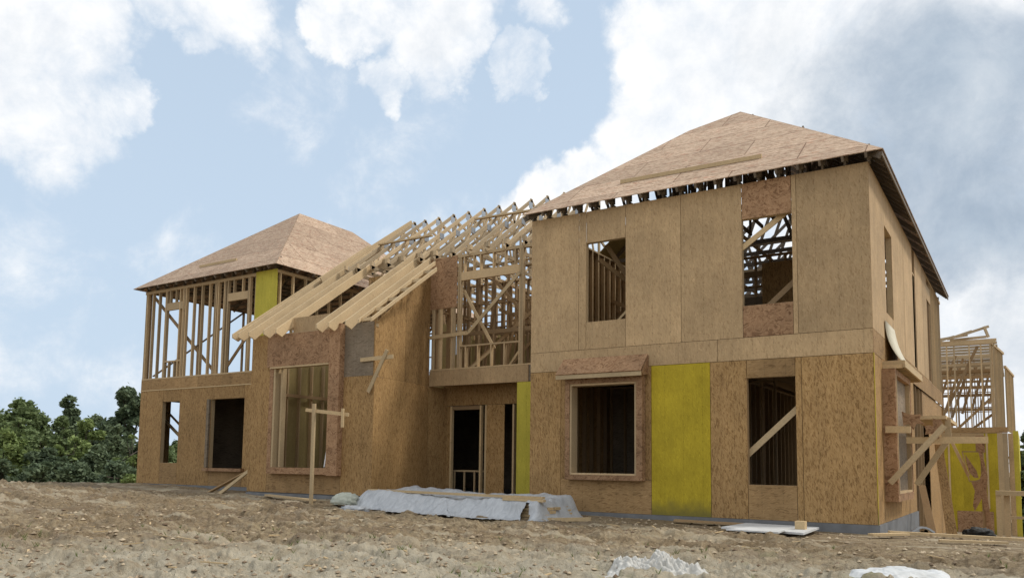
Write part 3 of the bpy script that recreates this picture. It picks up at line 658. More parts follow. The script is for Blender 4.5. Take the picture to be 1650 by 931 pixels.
# middle roof trusses: sloping up away from the viewer, cut off at a flat top
KZ = .74
def zmid(y): return 5.86 + KZ * (y - YM)
xs = [-12.85, -12.45, -11.95, -11.42, -10.90, -10.37, -9.88, -9.38, -8.85, -8.35, -7.85, -7.35, -6.85]
for i, x in enumerate(xs):
    t = MB(); yt = 4.1; dz = -.05
    y0 = YM - .05 if x > -10.1 else YM - .0
    t.beam((x, y0, zmid(y0) + dz), (x, yt, zmid(yt) + dz), SW, .09)
    t.beam((x, yt + .0, zmid(yt)), (x, yt, ZT + .05), SW, .09, (0, 1, 0))
    t.beam((x, YM + .55, ZT + .05), (x, yt + .02, zmid(yt) - .52), SW, .07)
    t.beam((x, yt, zmid(yt) + dz), (x, yt + .3, zmid(yt) - .28), SW, .07)
    t.beam((x, yt + .3, zmid(yt) - .75), (x, 7.6, ZT + .05), SW, .07)
    t.box(x - SW / 2, x + SW / 2, YM, 7.6, ZT, ZT + .085)
    for ya, yb in ((2.0, 2.0), (2.4, 2.8), (3.2, 2.8), (3.2, 3.6), (4.0, 3.6)):
        t.beam((x, ya, max(ZT + .06, zmid(ya) - .5)), (x, yb, zmid(yb) - .08), .03, .06, (0, 1, 0))
    for ya, yb in ((2.6, 3.4), (5.0, 4.5), (5.0, 5.8)):
        t.beam((x, ya, ZT + .06), (x, yb, zmid(yb) - .55 if yb < 4 else zmid(4.4) - .8 - (yb - 4.4) * .5), .03, .06, (0, 1, 0))
    t.box(x - .04, x + .04, YM - .02, YM + .07, ZT + .087, ZT + .2)
    o = t.build('roof_truss', M['truss'], H)
    for gi, bxx in enumerate(((x + SW / 2, x + SW / 2 + .003, yt - .15, yt + .03, zmid(yt) - .28, zmid(yt) - .1), (x + SW / 2, x + SW / 2 + .003, 2.8, 2.98, zmid(2.9) - .2, zmid(2.9) - .05), (x + SW / 2, x + SW / 2 + .003, YM - .0, YM + .1, ZT + .09, ZT + .2))):
        q_ = MB().box(*bxx).build('gusset_plate', M['steel'], H); q_.parent = o
    continue
    pl_ = MB(); pl_.box(x + SW / 2, x + SW / 2 + .003, yt - .15, yt + .03, zmid(yt) - .28, zmid(yt) - .1)
    pl_.box(x + SW / 2, x + SW / 2 + .003, 2.8, 2.98, zmid(2.9) - .2, zmid(2.9) - .05); pl_.box(x + SW / 2, x + SW / 2 + .003, YM - .0, YM + .1, ZT + .09, ZT + .2)
    q_ = pl_.build('gusset_plate', M['steel'], H); q_.parent = o
bm_('valley_board', M['rafter'], H, (-13.25, .9, 5.55), (-12.95, 4.1, 7.88), .036, .16)
bm_('truss_bracing', M['board'], H, (-13., 5.2, ZT + .15), (-6.8, 5.2, ZT + .15), .09, .03)
bm_('truss_bracing', M['board'], H, (-13., 2.9, ZT + .12), (-6.8, 2.9, ZT + .12), .09, .03)

# ---- projecting wing with the big window (lean-to with rafters)
YS = -1.06
XL, XR = -13.42, -9.52
zt_wall = 3.82
panel(XL, -12.76, .17, zt_wall, YS); panel(-12.76, -10.42, .17, .62, YS, 'osb_h'); panel(-10.42, XR, .17, 2.74, YS)
panel(-10.42, -9.56, 2.70, 3.86, YS - .003, 'osb_grey_shade', label='grey weathered sheet below the rafter tails')
panel(XR - .04, XR, 2.74, 3.86, YS)
wb = MB()
wb.box(-12.72, -12.34, YS - .14, YS - .001, 3.02, 3.80); wb.box(-12.34, -10.62, YS - .14, YS - .001, 3.02, 3.76)
wb2 = MB(); wb2.box(-12.62, -12.5, YS - .13, YS - .001, .60, 3.019); wb2.box(-10.72, -10.40, YS - .15, YS - .001, .58, 3.86); wb2.box(-12.6, -10.72, YS - .15, YS - .001, .60, .74)
wb.build('window_header', M['osb_red'], H); WB2 = wb2.build('window_box', M['osb_red'], H)
lin = MB(); lin.box(-12.498, -12.44, YS - .12, YS + .1, .742, 3.018); lin.box(-12.36, -12.31, YS - .02, YS + .1, .742, 3.018); lin.box(-12.6, -10.72, YS - .16, YS - .0, 2.985, 3.018)
lin.build('window_frame', M['board'], H)
bx('wall_panel', M['osb_low'], H, -10.72, -10.45, YS + .0, YS + T, .62, 3.8); bx('wall_panel', M['osb_low'], H, -12.76, -12.62, YS, YS + T, .62, 3.8)
# raked side wall facing +X
def rake(y): return 3.86 + (y - YS) * .72 - .05
for (ya, yb, za, zb) in ((YS + .002, YM, .17, Z1), (YS + .002, .2, Z1, None), (.2, YM, Z1, None), (YM, YP, .0, Z1)):
    zb0 = zb if zb else rake(ya); zb1 = zb if zb else rake(yb)
    xw = lambda y: XR - .002 - .46 * (min(y, YM) - YS) / (YM - YS) + .13 * max(0, y - YM) / (YP - YM)
    MB().slab([(xw(ya), ya + .003, za + .004), (xw(yb), yb - .003, za + .004), (xw(yb), yb - .003, zb1), (xw(ya), ya + .003, zb0)], (-T, 0, 0)).build('wall_panel', M['osb_low'], H)
# inner faces seen through the big window
bx('inner_sheet', M['inside_sheet'], H, -13.44, -13.43, YS + .1, YP, .17, 3.4); bx('inner_sheet', M['inside_sheet'], H, -13.4, -9.97, YP - .014, YP - .002, .17, 3.0)
y = YS + .25
while y < 1.75:
    bx('stud', M['stud'], H, -13.428, -13.34, y, y + SW, .17, 3.35); y += .4
x = -13.2
while x < -10.05:
    bx('stud', M['stud'], H, x, x + SW, YP - .1, YP - .016, .17, 3.0); x += .4
bm_('ledger', M['stud_dark_shade'], H, (-13.32, YS + .1, 2.5), (-13.32, 1.75, 2.5), .03, .08)
bx('slab', M['concrete'], H, XL, XR, YS + .05, 8, .12, .168)
# rafters
def zr_(y): return 3.83 + (y + 1.5) * .715
def rafter(x, y1, y0=-1.5, name='rafter', d=.19):
    if d < .15:
        return MB().slab([(x, a, b) for a, b in ((y0, zr_(y0)), (y0, zr_(y0) - d), (y1, zr_(y1) - d * 1.22), (y1, zr_(y1)))], (SW, 0, 0)).build(name, M['rafter'], H)
    pr_ = [(y0, zr_(y0)), (y0, zr_(y0) - .09), (y0 + .17, zr_(y0) - .155), (y0 + .40, zr_(y0 + .40) - d * 1.22), (y1, zr_(y1) - d * 1.22), (y1, zr_(y1))]
    mb = MB().slab([(x, a, b) for a, b in pr_], (SW, 0, 0))
    return mb.build(name, M['rafter'], H)
for x, y1 in ((-13.62, 3.0), (-13.42, 3.0), (-13.05, 3.0), (-12.54, 1.75), (-12.13, 1.75), (-10.85, 1.75), (-10.49, 1.75), (-9.99, 1.30), (-9.62, 1.0), (-9.27, .62)):
    rafter(x, y1, d=.08 if x > -9.7 else .19)
lb = MB(); yb = -1.42
while yb < .6: lb.box(-9.583, -9.272, yb, yb + SW, zr_(yb) - .09, zr_(yb) - .02); yb += .4
lb.build('ladder_blocking', M['rafter'], H)
bx('hanger_beam', M['stud'], H, -12.1, -10.0, 1.76, 1.80, zr_(1.76) - .3, zr_(1.76) - .02)
bx('top_plate', M['stud'], H, XL, XR, YS + .01, YS + .1, 3.74, 3.81)
for x in (-12.0, -11.7, -11.4, -11.1): bx('cripple_stud', M['stud_dark_shade'], H, x, x + SW, YM, YM + .08, 3.1, 5.5)
bx('inner_sheet', M['osb_low'], H, -12.1, -10.1, YM + .09, YM + .1, 3.2, 5.6)
bx('wall_panel', M['osb_up'], H, -12.08, -10.9, YS + .03, YS + .04, 3.8, 4.15)

# ---- left tower
XT0, XT1, YT = -19.5, -13.88, 0
panel(XT0, -18.44, .21, 2.84, YT); panel(-18.44, -17.66, .21, .80, YT, 'osb_h'); panel(-18.44, -17.66, 2.5, 2.84, YT); panel(-17.66, -16.28, .21, 2.84, YT)
panel(-16.28, -14.95, 2.5, 2.84, YT); panel(-16.28, -14.95, .21, .66, YT, 'osb_h'); panel(-14.95, -13.9, .21, 2.84, YT)
panel(XT0, -16.9, 2.84, 3.15, YT - .003, 'osb_h'); panel(-16.9, -13.9, 2.84, 3.15, YT - .003, 'osb_h')
bx('ledge_strip', M['board'], H, XT0, -13.9, -.012, -.004, 2.83, 2.855)
frame_y(-18.44, -17.66, .80, 2.5, T + .001, d=.1); frame_y(-16.28, -14.95, .66, 2.5, T + .001, d=.1)
sb = MB(); sb.box(-16.4, -14.85, -.12, -.001, .60, .68); sb.build('window_sill', M['osb_red'], H)
bx('window_box', M['osb_grey_shade'], H, -16.40, -16.3, -.06, -.001, .69, 2.5)
panel(-14.70, -13.88, 3.15, ZT - .03, YT - .003, 'yellow_pale', 'yellow_panel', label='yellow-green sheet at the upper corner of the left tower')
bx('bottom_plate', M['stud'], H, XT0, -13.9, 0.0, SD, 3.152, 3.19)
bx('top_plate', M['stud'], H, XT0 - .02, XT1, 0.001, SD, 5.66, 5.74)
for x in (-19.48, -19.43, -19.17, -18.87, -18.55, -18.50, -17.90, -17.75, -17.69, -17.62, -17.28, -16.93, -16.6, -16.36, -16.30, -16.22, -15.98, -15.93, -15.83, -15.0, -14.95, -14.72):
    bx('stud', M['stud'], H, x, x + SW, .002, SD - .001, 3.191, 5.659)
bx('header', M['stud'], H, -18.46, -17.76, .004, .07, 5.10, 5.31); bx('header', M['stud'], H, -15.79, -15.01, .004, .07, 5.10, 5.31)
for x in (-18.36, -18.1, -15.6, -15.25): bx('cripple_stud', M['stud'], H, x, x + SW, .006, .08, 5.312, 5.659)
bx('sill', M['stud'], H, -18.46, -17.76, .004, .08, 3.62, 3.655)
for x in (-18.3, -18.05): bx('cripple_stud', M['stud'], H, x, x + SW, .006, .08, 3.191, 3.619)
bm_('brace', M['stud_dark_shade'], H, (-19.3, .14, 5.6), (-16.4, .14, 3.25), .03, .085)
bm_('brace', M['stud_dark_shade'], H, (-16.5, .5, 3.3), (-14.2, .5, 5.6), .03, .085)
# tower side walls
tw = MB()
def tower_wall(mb):
    swall_x(.1, 8.6, 3.19, 5.74, XT1 - SD, .42, mb); swall_x(.1, 8.6, 3.19, 5.74, XT0, .42, mb); swall_y(XT0, XT1, 3.19, 5.74, 8.5, .42, mb)
for i in range(20):
    y = .1 + i * .43
    bx('stud', M['stud'], H, XT1 - SD, XT1, y, y + SW, 3.19, 5.66)
bx('top_plate', M['stud'], H, XT1 - SD, XT1 - .001, SD, 8.6, 5.661, 5.741)
swall_x(.12, 8.4, 3.19, 5.74, XT0, .55); swall_y(XT0 + .1, XT1 - .1, 3.19, 5.74, 8.5, .5, mid=4.6)
inner.beam((-19.4, .3, 3.3), (-19.4, 3.4, 5.7), .03, .09, (1, 0, 0)); inner.beam((-18.5, 8.45, 3.3), (-15.5, 8.45, 5.7), .03, .09)
inner.box(-17.5, -15.2, 2.6, 2.65, 4.75, 4.95)
inner.beam((-16.8, 4, 3.2), (-14.3, 4.2, 5.6), .03, .09); inner.beam((-15.2, 3, 5.6), (-14.0, 3.4, 3.3), .03, .09); inner.beam((-17.4, 5, 5.6), (-15.8, 5, 3.3), .03, .09)
bx('partition', M['osb_grey_shade'], H, -15.4, -14.6, 2.6, 2.61, 3.2, 4.3)
bx('floor_deck', M['osb_grey_shade'], H, XT0 + .02, XT1 - .02, .1, 8.5, 3.08, 3.15)
x = XT0 + .1
while x < XT1 - .1: inner.box(x, x + SW, .12, 8.4, 2.86, 3.078); x += .4
bx('wall_panel', M['osb_low'], H, XT0, XT0 + T, .015, .98, .21, 3.15); bx('wall_panel', M['osb_low'], H, XT0, XT0 + T, 1.9, 8.5, .21, 3.15)
bx('wall_panel', M['osb_low'], H, XT0, XT0 + T, .98, 1.9, 2.6, 3.15)
bx('wall_panel', M['osb_low'], H, XT0, XT1, 8.5, 8.512, .21, 3.15); bx('wall_panel', M['osb_low'], H, XT1 - T, XT1, .02, 8.5, .21, 3.15)
bx('partition', M['osb_grey_shade'], H, -17.5, -17.49, .9, 8, .21, 2.9); bx('partition', M['osb_grey_shade'], H, -17.4, -14, 3.5, 3.51, .21, 2.9)
swall_y(-17.4, -14, .21, 2.85, 3.3)
bm_('brace', M['board'], H, (-19.3, .6, 2.1), (-17.6, .4, 1.2), .03, .09)
inner.beam((-19.45, .5, 2.6), (-19.45, 1.9, 1.4), .03, .09, (1, 0, 0))
# tower roof (hip)
TA = Vector((-19.75, -.25, 5.80)); TB = Vector((-13.66, -.25, 5.80)); TC = Vector((-13.66, 8.85, 5.80)); TD = Vector((-19.75, 8.85, 5.80))
TP = Vector((-16.72, 3.2, 8.52)); TQ = Vector((-16.72, 5.5, 8.52))
def face(poly, uvf):
    n_ = (Vector(poly[1]) - Vector(poly[0])).cross(Vector(poly[2]) - Vector(poly[0])).normalized()
    if n_.z < 0: n_ = -n_
    return MB().slab(poly, n_ * .014).build('roof_sheathing', M['osb_roof'], H, uvf=uvf)
face([TA, TB, TP], lambda v: (v.x, v.y * 1.3)); face([TB, TC, TQ, TP], lambda v: (v.y, v.x * 1.34))
face([TC, TD, TQ], lambda v: (v.x, v.y * 1.3)); face([TD, TA, TP, TQ], lambda v: (v.y, v.x * 1.34))
tk = (TP.z - TA.z) / (TP.y - TA.y); ts = (TP.z - TB.z) / (TB.x - TP.x)
x = -19.45
while x < -13.8:
    yt = min((x - TA.x) * (TP.y - TA.y) / (TP.x - TA.x), (TB.x - x) * (TP.y - TB.y) / (TB.x - TP.x)) + TA.y
    yt = max(min(yt, 3.1), .2)
    t = MB(); t.beam((x, -.23, 5.80 + .02 * tk - .055), (x, yt, 5.80 + (yt + .25) * tk - .055), SW, .085); t.box(x - SW / 2, x + SW / 2, 0, yt, 5.742, 5.80)
    t.box(x - SW, x + SW, 0, .08, 5.803, 5.92)
    t.build('roof_truss', M['truss_dark'], H); x += .42
y = .5
while y < 8.5:
    t = MB(); xa = TP.x if 3.2 < y < 5.5 else (TB.x - (y - TB.y) * (TB.x - TP.x) / (TP.y - TB.y) if y <= 3.2 else TB.x - (TC.y - y) * (TC.x - TQ.x) / (TC.y - TQ.y))
    t.beam((TB.x - .02, y, 5.80 - .055), (xa, y, 5.80 + (TB.x - xa) * ts - .055), SW, .085)
    if 3.2 < y < 5.5: t.beam((TA.x + .02, y, 5.745), (xa, y, 8.46), SW, .085)
    t.box(XT0, XT1, y - SW / 2, y + SW / 2, 5.742, 5.80)
    if 1.6 < y < 7.4: t.beam((-14.4, y, 5.78), (-14.9, y, 5.80 + (TB.x + 14.9) * ts - .06), .03, .07)
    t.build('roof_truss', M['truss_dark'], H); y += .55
bm_('brace', M['board'], H, (-13.75, 1.0, 5.85), (-13.75, 1.35, 5.72), .03, .06)

io = inner.build('interior_framing', M['stud_dark_shade'], H); io['kind'] = 'stuff'

# ================================================================== REAR WING
WG = thing('framed_wing', (.4, 20, -1.45), 'open stud-framed rear building with yellow lower wall beyond the right side wall', 'building')
def wbx(name, mat, *a): return MB().box(*a).build(name, M[mat], WG)
YR = 20
wbx('yellow_panel', 'yellow', -1.2, -.0, YR, YR + T, -1.5, 2.2); wbx('yellow_panel', 'yellow', .0, .80, YR, YR + T, -1.5, 2.2); wbx('yellow_panel', 'yellow', .8, 1.12, YR, YR + T, -1.5, 2.2)
wbx('wall_panel', 'osb_red', -.22, .92, YR - .02, YR - .005, -1.5, -.6)
for x in (-.45, .76): wbx('stud', 'stud', x, x + .06, YR - .03, YR - .002, -.5 if x > 0 else -1.4, 2.2)
wbx('band', 'osb_h', -1.2, 1.45, YR - .01, YR + .1, 2.22, 2.42)
wbx('corner_post', 'stud', 1.121, 1.284, YR - .004, YR + .1, -1.5, 2.21); wbx('corner_post', 'stud', 1.285, 1.44, YR, YR + .1, -1.5, 2.21)
wbx('side_panel', 'yellow_pale', 1.60, 1.76, YR + .5, YR + 9, -1.8, 2.3); wbx('side_panel', 'osb_up', 1.445, 1.599, YR + .3, YR + 9, -1.8, 2.2)
wbx('foundation', 'concrete', -1.3, 1.64, YR + .03, YR + 9, -3, -1.5)
for x in (-.40, -.16, .33, .70, .99, 1.1): wbx('stud', 'stud', x, x + .045, YR, YR + .09, 2.43, 5.45)
for i in range(9): wbx('stud', 'stud', .99 + .038 * i, 1.035 + .038 * i, YR + .12 + .4 * i, YR + .2 + .4 * i, 2.43, 5.46)
for i in range(7): wbx('stud', 'stud', 1.37 + .036 * i, 1.415 + .036 * i, YR + 4.2 + .6 * i, YR + 4.28 + .6 * i, 2.43, 5.0)
wbx('top_plate', 'stud', -1.2, 1.2, YR - .002, YR + .1, 5.46, 5.58); MB().beam((1.0, YR + .1, 5.52), (1.34, YR + 3.7, 5.52), .09, .09).build('top_plate', M['stud'], WG); MB().beam((1.38, YR + 4.2, 5.05), (1.62, YR + 8.2, 5.05), .09, .09).build('top_plate', M['stud'], WG)
wf = MB()
swall_y(-1.2, 1.1, 2.43, 5.5, YR + 4, .3, wf, mid=3.4); swall_y(-1.2, 1.1, 2.43, 5.5, YR + 8.5, .3, wf, mid=3.5); swall_y(-1.2, 1.1, 2.43, 5.5, YR + 6.2, .5, wf, mid=4.2)

for yy_, zz_ in ((YR + 1, 4.3), (YR + 2, 4.0), (YR + 4.5, 3.9), (YR + 6, 3.4)): wf.box(-1.2, 1.1, yy_, yy_ + .05, zz_, zz_ + .12)
for k in range(7): wf.beam((-1.1 + .3 * k, YR + 1.5 + k, 2.6 + .2 * k), (-.2 + .2 * k, YR + 1.8 + k, 5.3), .04, .09); wf.box(-1.2, 1.1, YR + 1.2 + k, YR + 1.3 + k, 4.55 + .1 * k, 4.66 + .1 * k)
wf.beam((-.5, YR + .12, 3.0), (.62, YR + .12, 5.4), .04, .1); wf.beam((-.4, YR + 3.9, 2.5), (1.1, YR + 3.9, 4.0), .04, .1); wf.beam((.1, YR + 4.2, 2.5), (1.1, YR + 4.2, 3.3), .04, .1)
o = wf.build('inner_framing', M['stud_dark_shade'], WG); o['kind'] = 'stuff'
for i in range(15):
    y = YR + .3 + i * .55
    t = MB(); t.box(-1.4, 1.3 if i > 7 else 1.22, y, y + .05, 5.585 - .04 * i, 5.68 - .04 * i)
    t.box(-1.4, 1.1, y + .2, y + .25, 4.75 + .04 * (i % 4), 4.83 + .04 * (i % 4))
    t.build('roof_truss', M['truss'], WG)
for p, q in (((-.35, YR + .1, 5.72), (.45, YR + .3, 6.0)), ((.2, YR, 5.85), (1.0, YR + .2, 6.12)), ((.85, YR, 6.1), (.98, YR + .1, 5.7)), ((-.3, YR + .6, 5.75), (.9, YR + .6, 5.8)), ((-1., YR + .2, 5.7), (.3, YR + .5, 5.9)), ((-.6, YR - .1, 5.65), (-.1, YR, 5.8))):
    MB().beam(p, q, .05, .09).build('loose_rafter', M['truss'], WG)

# ================================================================== LOOSE THINGS
def tboard(name, p, q, w, h, label, cat, mat='board', ref=(0, 0, 1), group=None):
    c = (Vector(p) + Vector(q)) / 2
    o = MB().beam(p, q, w, h, ref).build(name, M[mat], None, origin=c)
    return tag(o, label, cat, group)
off = Vector((0, 0, 0)) + nf * .04
tboard('roof_board', Vector((-4.57, .5, zfront(.5))) + off, Vector((-1.79, .4, zfront(.4))) + off, .04, .075, 'long pine board nailed flat across the big right hip roof above its eave', 'board')
tn = Vector((0, -tk, 1)).normalized() * .035
tboard('roof_board', Vector((-17.61, .42, 5.80 + .67 * tk)) + tn, Vector((-16.02, .42, 5.80 + .67 * tk)) + tn, .04, .07, 'short board lying on the sheathed roof of the left tower', 'board')
tboard('truss_board', (-12.9, 2.66, zmid(2.66) + .05), (-11.0, 2.62, zmid(2.62) + .05), .09, .04, 'lower left of two temporary boards laid across the open roof trusses', 'board')
tboard('truss_board', (-10.05, 3.23, zmid(3.23) + .05), (-8.2, 3.1, zmid(3.1) + .05), .09, .04, 'temporary board across the open trusses beside the right hip roof', 'board')
# boards leaning on the tower
zg = gz(-14.0, -1.0)
tboard('leaning_board', (-15.0, -1.0, gz(-15.0, -1.0)), (-14.42, -.05, .70), .03, .09, 'thin dark board leaning under the left tower window sill', 'board', 'stud_dark_shade', (0, -1, 0))
tboard('leaning_board', (-14.35, -1.15, gz(-14.35, -1.15)), (-14.08, -.04, .92), .1, .03, 'pale board leaning against the left tower wall right of the sill', 'board', 'board', (0, -1, 0))
# crossed boards nailed by the wing corner
CB = thing('crossed_boards', (-9.5, -1.12, 2.4), 'pale crossed boards nailed high at the wing corner above the plastic-covered pile', 'boards')
MB().beam((-9.89, -1.10, 3.04), (-8.98, -1.10, 3.06), .025, .085).build('board', M['board'], CB); MB().beam((-9.12, -1.13, 3.2), (-9.62, -1.13, 2.34), .025, .085, (1, 0, 0)).build('board', M['board'], CB)
# stake with cross rail
sx, sy = -9.9, -2.36; z0 = gz(sx, sy)
SK = thing('wooden_stake', (sx, sy, z0), 'tall timber stake with a cross rail standing in the dirt before the big window', 'stake')
MB().box(sx - .036, sx + .036, sy - .02, sy + .02, z0 - .1, 2.02).build('post', M['board'], SK)
MB().beam((sx - .18, sy - .05, 1.90), (sx + .70, sy + .25, 1.80), .03, .07).build('rail', M['board'], SK)
MB().box(sx + .58, sx + .64, sy + .16, sy + .19, 1.55, 1.92).build('hanging_block', M['board'], SK)
# white pipe in the window
mb = MB(); mb.beam((-10.88, YS - .02, .76), (-10.78, YS - .02, 1.36), .03, .03)
tag(mb.build('plastic_pipe', M['pipe'], None, origin=(-10.85, YS, .76)), 'short white pipe leaning in the right corner of the big window', 'pipe')

# lumber pile under plastic
LP = thing('lumber_stack', (-7.2, -1.6, -.05), 'low stack of planks mostly hidden under the grey plastic sheet', 'lumber stack')
for k in range(5):
    for j in range(5):
        yy_ = -2.05 + j * .2 + .02 * ((k * 7 + j * 3) % 3); e = .05 * ((k * 5 + j * 3) % 4)
        MB().box(-8.6 - e, -5.0 + .03 * ((k * 3 + j) % 4) + .12 * (k < 4), yy_ - .0, yy_ + .18, .0 + k * .055 - .06, .047 + k * .055 - .06).build('plank', M['board'], LP)
mt, N, b = new_mat('plastic_sheeting')
pos = N.n('ShaderNodeTexCoord').outputs['Object']
n1 = N.noise(N.vmath('MULTIPLY', pos, (2.2, 1., 1.)), 3., 6, .7, 1.6)
N.t.links.new(N.mix(N.rng(n1, .35, .65), (.36, .37, .38), (.52, .53, .535)), b.inputs['Base Color'])
b.inputs['Roughness'].default_value = .38; b.inputs['Specular IOR Level'].default_value = .5
bump(N, b, N.noise(N.vmath('MULTIPLY', pos, (1.6, .8, .6)), 7., 7, .65, 2.2), .4, .04)
M['plastic'] = mt
def tarp():
    nx, ny = 260, 70
    V = []; F = []
    x0, x1 = -9.0, -4.72; yf, yb_ = -2.55, -.55
    for i in range(nx + 1):
        u_ = i / nx; X = x0 + (x1 - x0) * u_
        for j in range(ny + 1):
            v_ = j / ny
            cy = -1.55 + .75 * (u_ - .5) * 0
            Y = yf + (yb_ - yf) * v_
            g = base_h(np.array([X]), np.array([Y]))[0]
            # profile: steep flanks, flat top
            fr = min(1, max(0, (v_ - .06) / .22)); bk = min(1, max(0, (1 - v_) / .15))
            en = min(1, max(0, u_ / .07)) * min(1, max(0, (1 - u_) / .05))
            s = lambda t: t * t * (3 - 2 * t)
            htop = .30 + .03 * math.sin(X * 2.1) + (.05 * s(min(1, max(0, (v_ - .62) / .2))))
            h = htop * s(fr) * s(bk) * s(en)
            p = Vector((X * 2.2, Y * 1.2, 0))
            fold = mnoise.ridged_multi_fractal(Vector((X * 1.3 + Y * 1.6, Y * .5 - X * .3, 3)), 1, 2.1, 3, 1, 2) if False else 0
            n_a = mnoise.noise(Vector((X * 2.6 + 2.2 * Y, Y * 1.1, 1))); n_b = mnoise.noise(Vector((X * 6.5 - 2.5 * Y, Y * 3, 5))); n_c = mnoise.noise(Vector((X * 14, Y * 9, 9)))
            flank = 1 - s(fr) * s(bk) * .75
            cr = (.45 - abs(n_a) * 2) * .10 * flank + (.3 - abs(n_b)) * .03 * (flank * .8 + .3) + n_c * .006
            drape = (1 - 2 * abs(math.sin(X * 3.1 + 3.5 * n_a + (5 * v_ if u_ < .5 else -6 * v_)))) * .7 + math.sin(X * 13 + 4 * n_b + 6 * v_) * .18
            cr += drape * .045 * flank
            z = g + .015 + h + cr * (0.25 + min(1, h / .15))
            Y2 = Y + (n_a * .16 + n_b * .07 + drape * .05) * flank
            if v_ < .08: z = g + .012 + .03 * abs(n_b); Y2 += .10 * n_a
            V.append((X + n_b * .04, Y2, z))
    hole = lambda i, j: (i > nx * .90 + 3 * math.sin(j) and i < nx * .95 - j * .3 and j < ny * .22)
    for i in range(nx):
        for j in range(ny):
            if hole(i, j): continue
            a = i * (ny + 1) + j
            F.append((a, a + ny + 1, a + ny + 2, a + 1))
    mb = MB(); mb.raw(V, F)
    o = mb.build('plastic_sheet', M['plastic'], None, origin=(-7, -1.6, 0), smooth=True)
    tag(o, 'wrinkled translucent grey plastic sheet draped over the long lumber stack', 'plastic sheet')
tarp()
tboard('pile_board', (-8.75, -1.95, .345), (-4.85, -1.95, .315), .10, .04, 'long pine board weighing down the top of the plastic sheet', 'board')
tboard('pile_board', (-5.6, -2.02, .28), (-4.8, -2.0, .27), .09, .04, 'short board end poking along the right top of the plastic sheet', 'board')
tboard('ground_board', (-4.98, -1.98, gz(-4.9, -1.9) + .06), (-4.08, -1.72, gz(-4.1, -1.7) + .06), .09, .06, 'short pine board on the dirt at the right end of the plastic sheet', 'board')
# crumpled plastic bundle on the left
def lump(name, loc, sx_, sy_, sz_, label, cat, mat, seed=0, amp=.25, sub=4, fr=2.2):
    import bmesh
    bm = bmesh.new(); bmesh.ops.create_icosphere(bm, subdivisions=sub, radius=1)
    for v in bm.verts:
        n_ = mnoise.noise(v.co * fr + Vector((seed, 0, 0))); n2_ = mnoise.noise(v.co * fr * 2.7 + Vector((0, seed, 0)))
        r = 1 + amp * (1 - abs(n_) * 2.2) * .8 + amp * .5 * n2_
        v.co = Vector((v.co.x * sx_ * r, v.co.y * sy_ * r, max(v.co.z * sz_ * r, -.3 * sz_)))
    me = bpy.data.meshes.new(name); bm.to_mesh(me); bm.free(); me.materials.append(M[mat])
    for p in me.polygons: p.use_smooth = True
    o = bpy.data.objects.new(name, me); COL.objects.link(o); o.location = loc
    return tag(o, label, cat)
M['bag'] = plain('greenish_plastic', (.50, .52, .44), (.36, .37, .30), 5, .45, .4)
lump('plastic_bundle', (-8.98, -2.35, gz(-8.98, -2.35) + .08), .25, .22, .15, 'crumpled greenish plastic bundle at the left end of the covered stack', 'plastic bundle', 'bag', 3, .3)
lump('plastic_scrap', (-8.5, -2.62, gz(-8.5, -2.62) + .03), .28, .14, .07, 'small grey plastic scrap on the dirt just right of the greenish bundle', 'plastic scrap', 'plastic', 8, .5)

# white foam sheets
def sheet(name, pts, t, label, cat, mat):
    c = Vector((sum(p[0] for p in pts) / len(pts), sum(p[1] for p in pts) / len(pts), 0)); c.z = gz(c.x, c.y)
    poly = [(p[0], p[1], c.z + .055 + (p[2] if len(p) > 2 else 0)) for p in pts]
    return tag(MB().slab(poly, (0, 0, t)).build(name, M[mat], None, origin=c), label, cat)
sheet('foam_sheet', [(-2.0, -1.45), (-.72, -1.75), (-.78, -.45), (-1.96, -.28)], .03, 'larger white foam board lying on the dirt below the lower right window', 'foam board', 'white')
sheet('foam_sheet', [(-1.7, -2.15), (-.95, -2.2), (-1.0, -1.6), (-1.55, -1.55)], .02, 'smaller torn white foam board in front of the larger one', 'foam board', 'white')
zb = gz(-1.36, -.98) + .086
tag(MB().box(-.98, -.84, -1.15, -1.0, zb + .0, zb + .12).build('wood_block', M['board'], None, origin=(-.91, -1.08, zb)), 'small wood offcut standing on the white foam board', 'wood block')
tboard('ground_plank', (-3.1, -.55, gz(-3.1, -.55) + .05), (-1.9, -.28, gz(-1.9, -.28) + .05), .2, .03, 'dark plank lying along the concrete footing left of the foam board', 'plank', 'stud_dark_shade')  # plank in the darker stud colour
# boards on the ground at the right corner
tboard('ground_board', (.0, -.75, gz(0, -.75) + .05), (.42, -.25, gz(.42, -.25) + .06), .12, .035, 'short orange board lying at the right corner of the house', 'board')
tboard('ground_board', (.15, -.05, gz(.15, -.05) + .06), (2.9, 1.0, gz(2.9, 1.) + .04), .12, .04, 'very long board lying on the dirt from the house corner to the picture edge', 'board')
tboard('ground_board', (.9, -.9, gz(.9, -.9) + .04), (1.7, -.62, gz(1.7, -.62) + .04), .1, .03, 'thin short board on the dirt in front of the very long board', 'board')
tboard('ground_board', (-11.9, -1.75, gz(-11.9, -1.75) + .04), (-10.2, -2.0, gz(-10.2, -2.0) + .05), .12, .035, 'scrap board on the dirt just left of the tall timber stake', 'board')
tboard('ground_board', (-11.6, -1.55, gz(-11.6, -1.55) + .07), (-11.1, -1.62, gz(-11.1, -1.62) + .06), .09, .035, 'small scrap piece behind the scrap board left of the stake', 'board')
mb = MB()
